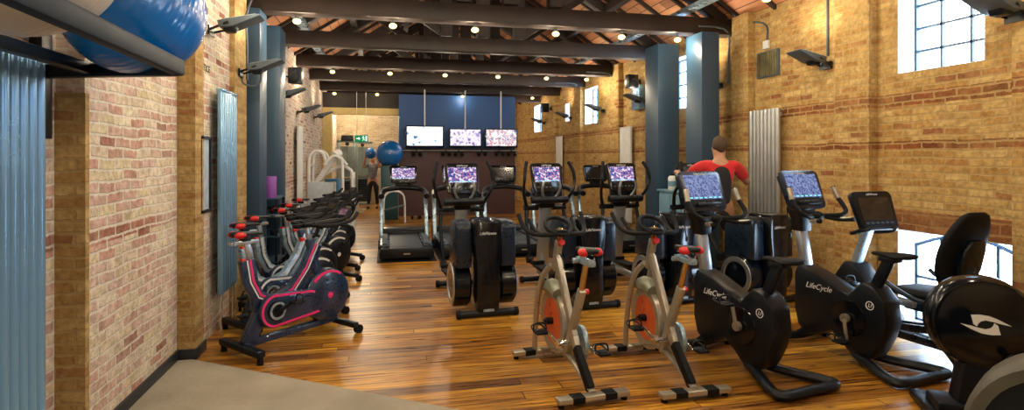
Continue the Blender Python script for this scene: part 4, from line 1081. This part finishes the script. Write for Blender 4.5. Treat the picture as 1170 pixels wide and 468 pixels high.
# second machine, only its curved guard shows in the corner
t = thing('arc_trainer', 'olive-grey curved guard of a black machine in the bottom right corner', 'cross trainer', (2.74, 1.74, -.0), R(30))
fd = MB(); rings = []
for k in range(27):
    a = R(-20+220*k/26); c_, s_ = math.cos(a), math.sin(a)
    sec = [(-.13, .30), (-.13, .345), (-.10, .365), (.10, .365), (.13, .345), (.13, .30), (.10, .325), (-.10, .325)]
    rings.append([(x, r_*c_, .47+r_*s_) for x, r_ in sec])
fd.loft(rings).build('guard', m_rim, t)
MB().lathe([(0, -.10), (.31, -.10), (.32, -.08), (.32, .08), (.31, .10), (0, .10)], 'x', (0, 0, .47), 48).build('drum_cover', m_black, t)
MB().prism([(-.25, .10), (.6, .10), (.62, .4), (.30, .5), (-.2, .4)], 'yz', -.09, .09, .02).bx(-.10, .10, -.3, 1.1, .03, .12, .02).bx(-.3, .3, -.33, -.25, 0, .06, .02).bx(-.3, .3, 1.05, 1.13, 0, .06, .02).build('base_frame', m_black, t)

# ------------------------------------------------------------------ people
def skinned(name, chains, m, parent, sub=2):
    """chains: list of [(x,y,z,r), ...]; points shared by equal position; first point of first chain is the root"""
    V = []; E = []; rad = []; idx = {}
    def vid(p):
        k = (round(p[0], 4), round(p[1], 4), round(p[2], 4))
        if k not in idx:
            idx[k] = len(V); V.append(p[:3]); rad.append(p[3] if len(p) == 4 else p[3:5])
        return idx[k]
    for ch in chains:
        for a, b in zip(ch, ch[1:]):
            e = (vid(a), vid(b))
            if e[0] != e[1]: E.append(e)
    me = bpy.data.meshes.new(name); me.from_pydata(V, E, []); me.materials.append(m)
    o = bpy.data.objects.new(name, me); COL.objects.link(o); o.parent = parent
    sk = o.modifiers.new('skin', 'SKIN'); sk.use_smooth_shade = True
    for i, v in enumerate(me.skin_vertices[0].data):
        r = rad[i]; v.radius = r if isinstance(r, tuple) else (r, r); v.use_root = (i == 0)
    sb_ = o.modifiers.new('sub', 'SUBSURF'); sb_.levels = sub; sb_.render_levels = sub
    return o
def hand(w, d, n, side, curl=.6, s=1.):
    """w wrist point, d direction of the palm, n back-of-hand normal, side +-1 puts the thumb"""
    w = Vector(w); d = Vector(d).normalized(); n = Vector(n); n = (n-d*n.dot(d)).normalized(); x = d.cross(n)*side
    P = lambda v, r: (v.x, v.y, v.z, r)
    palm = w+d*.055*s; out = [[P(w, .022*s), P(palm, .027*s)]]
    for k, (off, L) in enumerate(((.030, .070), (.010, .078), (-.010, .072), (-.030, .056))):
        b = w+d*.085*s+x*off*s; q = [palm, b]; dd = d.copy()
        for j in range(3):
            dd = (dd*math.cos(curl*.9)-n*math.sin(curl*.9)).normalized()
            q.append(q[-1]+dd*L*s/3)
        out.append([P(q[0], .027*s)]+[P(v, (.011-.001*i)*s) for i, v in enumerate(q[1:])])
    t0 = w+d*.03*s+x*.028*s; t1 = t0+(d*.6+x*.7-n*.3).normalized()*.035*s; t2 = t1+(d*.8-n*.6).normalized()*.03*s
    out.append([P(w+d*.001, .022*s) if False else P(w, .022*s), P(t0, .013*s), P(t1, .011*s), P(t2, .009*s)])
    return out
def head(parent, c, r, yaw, facing, hair=m_hair, sc=1., tilt=0):
    """hair cap + face features as children of the body; c = head centre"""
    e = Matrix.Translation(c) @ Euler((tilt, 0, yaw)).to_matrix().to_4x4()
    o = MB()
    o.sphere((0, 0, 0), .1, 28, sc=(.88, 1.04, 1.18)); bm = o.bm
    for v in bm.verts:  # keep the hair off the face (face looks to -Y locally)
        p = v.co
        if p.y < -.02 and p.z < .055: v.co.y = p.y*.55; v.co.x *= .86; v.co.z *= .9
        if p.z < -.05: v.co.x *= .86; v.co.z = -.05+(v.co.z+.05)*(.4 if p.y < 0 else .85)
        v.co += Vector((0, .006, .008))
    bmesh.ops.transform(bm, matrix=e, verts=bm.verts)
    return o.build('hair', hair, parent, sharp=80)
def face(parent, c, yaw, m=m_skin):
    e = Matrix.Translation(c) @ Euler((0, 0, yaw)).to_matrix().to_4x4()
    b = MB(); b.sphere((0, -.098, -.012), .014, 10, sc=(.8, 1.3, 1.5)); b.sphere((.078, .0, -.01), .018, 10, sc=(.4, 1, 1.6)); b.sphere((-.078, .0, -.01), .018, 10, sc=(.4, 1, 1.6))
    bmesh.ops.transform(b.bm, matrix=e, verts=b.bm.verts); b.build('ear_and_nose', m, parent)
    b = MB(); b.sphere((.03, -.088, .012), .010, 10).sphere((-.03, -.088, .012), .010, 10)
    bmesh.ops.transform(b.bm, matrix=e, verts=b.bm.verts); b.build('eye', m_black, parent)
    b = MB(); b.sphere((0, -.090, -.055), .02, 10, sc=(1, .4, .3))
    bmesh.ops.transform(b.bm, matrix=e, verts=b.bm.verts); b.build('mouth', mat('lip', (.35, .10, .08), .5), parent)
# person in red, seen from behind, on the fourth trainer; local faces +Y
P0 = thing('person', 'person in a red shirt with black back, seen from behind on a cross trainer', 'person', (3.90, 6.08, .16), R(-20))
root = (0, .02, .90, .115)
def body_chains(lh, rh, le, re, lf, rf, lk, rk, hand_d, chest=(0, .0, 1.28)):
    sh = 1.40
    ch = [[root, (0, .02, 1.02, .115), (0, .01, 1.16, .125), (0, .01, 1.30, .135), (0, .01, 1.40, .092), (0, .02, 1.455, .070), (0, .035, 1.49, .070), (0, .045, 1.54, .084), (0, .045, 1.60, .084)]]
    for s_, hnd, elb, k, f in ((-1, lh, le, lk, lf), (1, rh, re, rk, rf)):
        ch.append([(0, .01, 1.30, .135), (s_*.13, .01, 1.38, .075), (s_*.195, .01, 1.37, .062), (*elb, .042), (*[(elb[i]+hnd[i])/2 for i in range(3)], .038), (*hnd, .022)])
        ch += hand(hnd, hand_d, (s_*.3, 0, 1), -s_, .8)
        ch.append([root, (s_*.095, .02, .84, .095), (s_*.10, .05, .66, .078), (*k, .058), (*[(k[i]*.55+f[i]*.45) for i in range(3)], .056), (*f, .034), (f[0], f[1]+.10, f[2]-.055, .032), (f[0], f[1]+.18, f[2]-.06, .022)])
    return ch
lh, rh = (-.44, .38, 1.28), (.38, .44, 1.26); le, re = (-.38, .16, 1.24), (.36, .17, 1.16)
lk, rk = (-.15, .27, .60), (.17, .20, .58); lf, rf = (-.17, .02, .26), (.22, .0, .26)
skinned('body', body_chains(lh, rh, le, re, lf, rf, lk, rk, (.1, .9, .2)), m_skin, P0)
def top_shell(parent, m, elbs, nm='shirt', grow=.014, sleeve=.75):
    g = grow
    c = [[(0, .02, .86, .125+g), (0, .02, 1.02, .120+g), (0, .01, 1.16, .130+g), (0, .01, 1.30, .140+g), (0, .01, 1.43, .086+g)]]
    for s_, e in zip((-1, 1), elbs):
        a = (s_*.195, .01, 1.37)
        m_ = [a[i]*(1-sleeve)+e[i]*sleeve for i in range(3)]
        c.append([(0, .01, 1.30, .140+g), (s_*.13, .01, 1.38, .078+g), (*a, .066+g), (*m_, .056+g)])
    return skinned(nm, c, m, parent)
sh_ = top_shell(P0, m_redshirt, (le, re))
def leg_shell(parent, m, ks, fs, long_=False):
    c = [[(0, .02, .93, .125), (0, .02, .86, .125)]]
    for s_, k, f in zip((-1, 1), ks, fs):
        ch = [(0, .02, .86, .125), (s_*.095, .02, .82, .105), (s_*.10, .05, .66, .092), (*k, .070)]
        if long_: ch += [(*[(k[i]*.5+f[i]*.5) for i in range(3)], .062), (f[0], f[1], f[2]+.04, .050)]
        c.append(ch)
    return skinned('trousers' if long_ else 'shorts', c, m, parent)
leg_shell(P0, m_blackcloth, (lk, rk), (lf, rf))
for f in (lf, rf):
    MB().sphere((f[0], f[1]+.075, f[2]-.05), .06, 16, sc=(.75, 2.0, .72)).build('shoe', m_black, P0)
# black back panel of the shirt
rings = []
for k in range(11):
    u = k/10; z = .90+.53*u; w = .150*math.sin(PI*(.22+.58*u))**.9; yb = .01-(.125+.045*math.sin(PI*min(1, .2+u*.7)))
    rings.append([(w*math.cos(q), yb+.030*math.sin(q)+.05*(math.cos(q)**2), z) for q in [2*PI*j/16 for j in range(16)]])
skinned('back_panel', [[(0, -.030, .90, .125), (0, -.036, 1.02, .122), (0, -.042, 1.16, .130), (0, -.036, 1.28, .132), (0, -.010, 1.375, .088)]], m_blackcloth, P0)
head(P0, (0, .045, 1.605), .1, PI+R(12), 1); face(P0, (0, .05, 1.59), PI+R(12))
# far person in dark clothes facing the camera, with a small blue ball in front of the face
P1 = thing('person', 'person in dark clothes and grey top standing far down the aisle', 'person', (-.36, 18.5, 0), R(172))
lh1, rh1 = (-.17, .34, 1.60), (.17, .34, 1.60); le1, re1 = (-.26, .22, 1.30), (.26, .22, 1.30)
lk1, rk1 = (-.12, .06, .48), (.12, .04, .48); lf1, rf1 = (-.13, .0, .08), (.14, .0, .08)
skinned('body', body_chains(lh1, rh1, le1, re1, lf1, rf1, lk1, rk1, (0, .3, 1)), m_skin, P1)
top_shell(P1, m_greytop, (le1, re1), 'top'); leg_shell(P1, m_blackcloth, (lk1, rk1), (lf1, rf1), True)
for f in (lf1, rf1): MB().sphere((f[0], f[1]+.075, f[2]-.05), .06, 16, sc=(.75, 2.0, .72)).build('shoe', m_black, P1)
head(P1, (0, .045, 1.605), .1, PI, 1); face(P1, (0, .05, 1.59), PI)
bb = ball((-.42, 18.08, 1.73), .17, m_blueball, 'small blue exercise ball held up in front of the far person', 32)

# ------------------------------------------------------------------ between the right-hand columns: low cabinet and bottle
t = thing('low_cabinet', 'pale blue low cabinet standing between the two right-hand columns', 'cabinet', (4.40, 7.90, 0))
m_cab = mat('pale_blue_laminate', (.16, .33, .48), .35, var=.05)
MB().bx(-.17, .30, -.36, .36, 0, 1.10, .01).build('body', m_cab, t)
MB().bx(-.20, .32, -.39, .39, 1.10, 1.13, .006).build('counter', m_cab, t)
for y0, y1 in ((-.34, -.01), (.01, .34)):
    d = MB().bx(-.185, -.17, y0, y1, .06, 1.06, .004).build('door', m_cab, t)
    MB().bx(-.205, -.185, (y1 if y1 < 0 else y0)+(-.05 if y1 < 0 else .03), (y1 if y1 < 0 else y0)+(-.03 if y1 < 0 else .05), .5, .66, .004).build('handle', m_silver, d)
t = thing('cleaning_bottle', 'white plastic bottle with dark label standing on the pale blue cabinet', 'bottle', (4.275, 7.93, 1.13))
MB().lathe([(0, 0), (.055, 0), (.062, .01), (.062, .19), (.045, .215), (.03, .22), (.0, .22)], 'z', (0, 0, 0), 24).build('body', m_white, t)
MB().lathe([(0, .219), (.032, .219), (.032, .25), (0, .252)], 'z', (0, 0, 0), 20).build('cap', m_black, t)
MB().lathe([(.0625, .06), (.0632, .06), (.0632, .14), (.0625, .14)], 'z', (0, 0, 0), 24).build('sticker', m_cab, t)
# ------------------------------------------------------------------ left: shelf with purple roller between the columns
t = thing('equipment_rack', 'narrow blue-grey rack between the left columns holding small gear', 'rack', (-1.48, 7.93, 0))
b = MB()
for x in (-.14, .14):
    for y in (-.26, .26): b.bx(x-.015, x+.015, y-.015, y+.015, 0, 1.12)
b.build('post', m_rackm, t)
b = MB()
for z in (.30, .62, .90, 1.10): b.bx(-.16, .16, -.28, .28, z, z+.018, .003)
b.build('shelf', m_slate, t)
t = thing('foam_roller', 'purple foam roller standing upright on the rack between the left columns', 'foam roller', (-1.43, 7.78, 1.118))
m_purple = mat('purple_foam', (.26, .08, .42), .6, var=.1, bump=.4)
MB().lathe([(.035, 0), (.072, 0), (.075, .006), (.075, .264), (.072, .27), (.035, .27)], 'z', (0, 0, 0), 28).build('sleeve', m_purple, t)
MB().lathe([(.028, .004), (.036, .004), (.036, .266), (.028, .266)], 'z', (0, 0, 0), 20).build('core', m_black, t)
def dumbbell(loc, rz, lab, first=[None], m=None, g='dumbbells'):
    if first[0] is None:
        t = thing('dumbbell', lab, 'dumbbell', loc, rz, g)
        MB().cyl((-.07, 0, .045), (.07, 0, .045), .014).build('handle', m_chrome, t)
        MB().cyl((-.11, 0, .045), (-.055, 0, .045), .045, seg=6, bev=.005).build('weight', m_rubber, t)
        MB().cyl((.055, 0, .045), (.11, 0, .045), .045, seg=6, bev=.005).build('weight', m_rubber, t)
        first[0] = t; return t
    return dup(first[0], loc, rz, lab, g)
for i, (y, z, n) in enumerate(((7.72, .918, 'front of the third shelf'), (7.90, .918, 'middle of the third shelf'), (8.08, .918, 'back of the third shelf'), (7.75, .638, 'front of the second shelf'), (8.0, .638, 'back of the second shelf'))):
    dumbbell((-1.48, y, z), 0, 'small dumbbell on the left rack, %s' % n)
for i, (x, y, n) in enumerate(((.78, 15.05, 'nearest the white tubular rack'), (.98, 15.15, 'beside the first one'), (1.18, 15.05, 'under the left television'))):
    dumbbell((x, y, 0), .4*i, 'dumbbell on the floor before the maroon partition, %s' % n)
# ------------------------------------------------------------------ far gear
# tall storage tower with large ball
t = thing('storage_tower', 'dark teal storage tower at the end of the aisle with a large ball on top', 'locker', (.12, 15.25, 0))
m_teal = mat('dark_teal_paint', (.012, .07, .09), .4)
MB().bx(-.22, .22, -.22, .22, 0, 1.40, .01).build('body', m_teal, t)
d = MB().bx(-.20, .20, -.235, -.22, .05, 1.34, .004).build('door', m_teal, t); MB().bx(.14, .16, -.26, -.235, .7, .84, .003).build('handle', m_silver, d)
MB().lathe([(.20, 1.40), (.215, 1.40), (.215, 1.43), (.20, 1.43)], 'z', (0, 0, 0), 28).build('ball_ring', m_black, t)
ball((.12, 15.25, 1.71), .345, m_blueball, 'large blue exercise ball on top of the teal storage tower', 40)
# white tubular rack
t = thing('tubular_rack', 'low white tubular step rack behind the first treadmill', 'rack', (.23, 14.5, 0))
b = MB()
for y in (-.15, .15): b.tube([(-.26, y, 0), (-.25, y, .55), (-.18, y, .72), (0, y, .78), (.18, y, .72), (.25, y, .55), (.26, y, 0)], .022, 10)
b.build('frame', m_white, t)
MB().bar((-.255, 0, .30), (.255, 0, .42), .34, .02, .003).build('shelf', m_greypl, t)
for k in range(3): pass
# white plate-loaded weight machine
t = thing('weight_machine', 'white tubular weight machine against the left wall beyond the bikes', 'weight machine', (-1.18, 13.3, 0))
b = MB()
for y in (-.35, .35):
    b.tube([(-.42, y, 0), (-.42, y, 1.45), (-.36, y, 1.70), (-.24, y, 1.76), (-.12, y, 1.68), (-.05, y, 1.45)], .035, 10)
b.tube([(-.10, -.4, 1.45), (.08, -.4, 1.64), (.22, -.4, 1.60), (.28, -.4, 1.40), (.28, -.4, 0)], .035, 10)
b.tube([(-.10, -.1, 1.25), (.20, -.1, 1.42), (.40, -.1, 1.36), (.47, -.1, 1.15), (.47, -.1, 0)], .038, 10)
b.bar((-.42, -.35, .05), (.47, -.35, .05), .07, .07).bar((-.42, .35, .05), (.47, .35, .05), .07, .07).bar((.47, -.4, .06), (.47, .35, .06), .07, .07).bar((-.42, -.35, 1.45), (-.42, .35, 1.45), .06, .06).bar((-.42, 0, .9), (.28, -.4, .9), .05, .05)
b.build('frame', m_white, t)
MB().bar((-.34, -.2, .95), (.16, -.3, 1.72), .12, .12, .02).cyl((.10, -.36, 1.66), (.20, -.24, 1.72), .09).bar((.16, -.3, 1.72), (.36, -.2, 1.45), .05, .05).build('lever_arm', m_white, t)
MB().bx(.42, .52, -.06, .18, .0, 1.28, .015).build('stack_tower', m_white, t)
MB().bx(.425, .515, -.075, -.06, .95, 1.15, .004).build('slot_plate', m_black, t)
b = MB()
for k in range(12): b.bx(.05, .32, .12, .30, .08+.05*k, .122+.05*k, .004)
b.build('weight_stack', m_black, t)
MB().bx(-.12, .16, -.30, -.22, .30, 1.05, .03).build('back_pad', mat('pale_grey_vinyl', (.42, .46, .50), .5), t)
MB().bx(-.12, .16, -.55, -.22, .42, .50, .03).build('seat', m_rubber, t)
MB().cyl((-.16, -.44, 1.1), (-.16, -.66, 1.1), .02).cyl((.2, -.40, 1.1), (.2, -.62, 1.1), .02).build('grip', m_rubber, t)
t = thing('weight_machine', 'white chest machine with pale panel and blue upright in front of the other', 'weight machine', (-1.15, 11.9, 0))
MB().bx(-.35, .16, -.02, .04, .55, 1.14, .02).build('side_panel', mat('pale_panel', (.52, .58, .66), .4), t)
MB().bx(.20, .30, -.06, .06, .0, 1.20, .01).bx(-.02, .30, -.05, .05, 1.14, 1.20, .01).build('upright', mat('blue_upright', (.03, .13, .26), .35), t)
MB().bx(-.35, .35, -.30, .30, 0, .06, .01).bar((-.2, 0, .03), (-.2, 0, .60), .07, .07).build('base_frame', m_white, t)
MB().bx(-.18, .10, -.36, -.10, .42, .50, .03).bar((-.04, -.23, .05), (-.04, -.23, .44), .06, .06).build('seat', m_rubber, t)
# lamps added to brighten the dark far room and its brick wall
for x_, y_ in ((-.6, 18.0), (1.6, 19.2), (-1.0, 20.0)):
    o = copy_tree(ceiling_spot()[0]); o.location = (x_, y_, 3.2); o['label'] = 'small warm lamp added to brighten the far room'; o['group'] = 'added lamps in the far room'
    for q in o.children:
        if q.type == 'LIGHT': q.data = q.data.copy(); q.data.energy = 110
# grey cable towers in the far room
def cable_tower(loc, lab, first=[None]):
    if first[0] is None:
        t = thing('cable_tower', lab, 'weight machine', loc, 0, 'cable machines in the far room')
        b = MB()
        for x in (-.28, .28): b.bx(x-.04, x+.04, -.05, .05, 0, 2.15, .01)
        b.bx(-.32, .32, -.05, .05, 2.07, 2.15, .01).bx(-.32, .32, -.4, .05, 0, .07, .01)
        b.build('frame', mat('grey_green_frame', (.20, .25, .23), .4, metal=.2), t)
        MB().bx(-.22, .22, -.02, .0, .35, 1.95).build('shroud', mat('smoked_panel', (.16, .20, .19), .25), t)
        b = MB()
        for k in range(14): b.bx(-.16, .16, -.12, -.03, .10+.055*k, .146+.055*k, .003)
        b.build('weight_stack', m_black, t)
        MB().cyl((0, -.10, 2.02), (0, -.02, 2.02), .06).cyl((0, -.09, 2.0), (0, -.09, 1.0), .005).build('pulley', m_black, t)
        MB().bar((-.20, -.09, .98), (.20, -.09, .98), .03, .03).build('pull_bar', m_chrome, t)
        MB().prism([(-.2, 0), (.2, 0), (.17, .18), (-.17, .18)], 'xz', -.08, -.05, .01, M=Matrix.Translation((0, 0, 2.12))).build('header_sign', m_black, t)
        first[0] = t; return t
    return dup(first[0], loc, 0, lab)
cable_tower((-1.15, 18.6, 0), 'grey cable machine with dark header in the far room, right behind the white machine')
cable_tower((-.75, 20.2, 0), 'grey cable machine in the far room, against the back bricks')
# bench in far room
t = thing('weight_bench', 'small bench with pale legs on the far room floor near the dark-clothed person', 'bench', (-.80, 17.6, 0))
MB().bx(-.14, .14, -.5, .5, .40, .46, .02).build('pad', m_rubber, t)
for y in (-.42, .42):
    MB().bar((-.22, y, .02), (.22, y, .02), .05, .04).bar((0, y, .03), (0, y, .41), .05, .05).build('leg', m_white, t)

# ------------------------------------------------------------------ light
w = bpy.data.worlds.new('world'); scene.world = w; w.use_nodes = True
w.node_tree.nodes['Background'].inputs[0].default_value = (.62, .80, 1., 1); w.node_tree.nodes['Background'].inputs[1].default_value = 28.
# daylight pouring through the openings in the right wall
for i, (a, c, e, g) in enumerate(WIN+[LOW]):
    L = bpy.data.lights.new('window_portal', 'AREA'); L.shape = 'RECTANGLE'; L.size = g-e; L.size_y = c-a
    L.cycles.is_portal = True
    o = bpy.data.objects.new('daylight', L); COL.objects.link(o); o.location = (XR+.46, (a+c)/2, (e+g)/2)
    
    o.rotation_euler = (0, R(90), 0)
scene.view_settings.view_transform = 'Standard'; scene.view_settings.look = 'None'
scene.view_settings.exposure = 0.; scene.view_settings.gamma = 1.
scene.view_settings.use_curve_mapping = False
scene.cycles.use_denoising = True
try: scene.cycles.denoiser = 'OPENIMAGEDENOISE'
except Exception: pass
scene.cycles.max_bounces = 8; scene.cycles.diffuse_bounces = 4; scene.cycles.glossy_bounces = 3; scene.cycles.transmission_bounces = 4; scene.cycles.transparent_max_bounces = 8
scene.cycles.sample_clamp_indirect = 6.
scene.cycles.use_light_tree = True
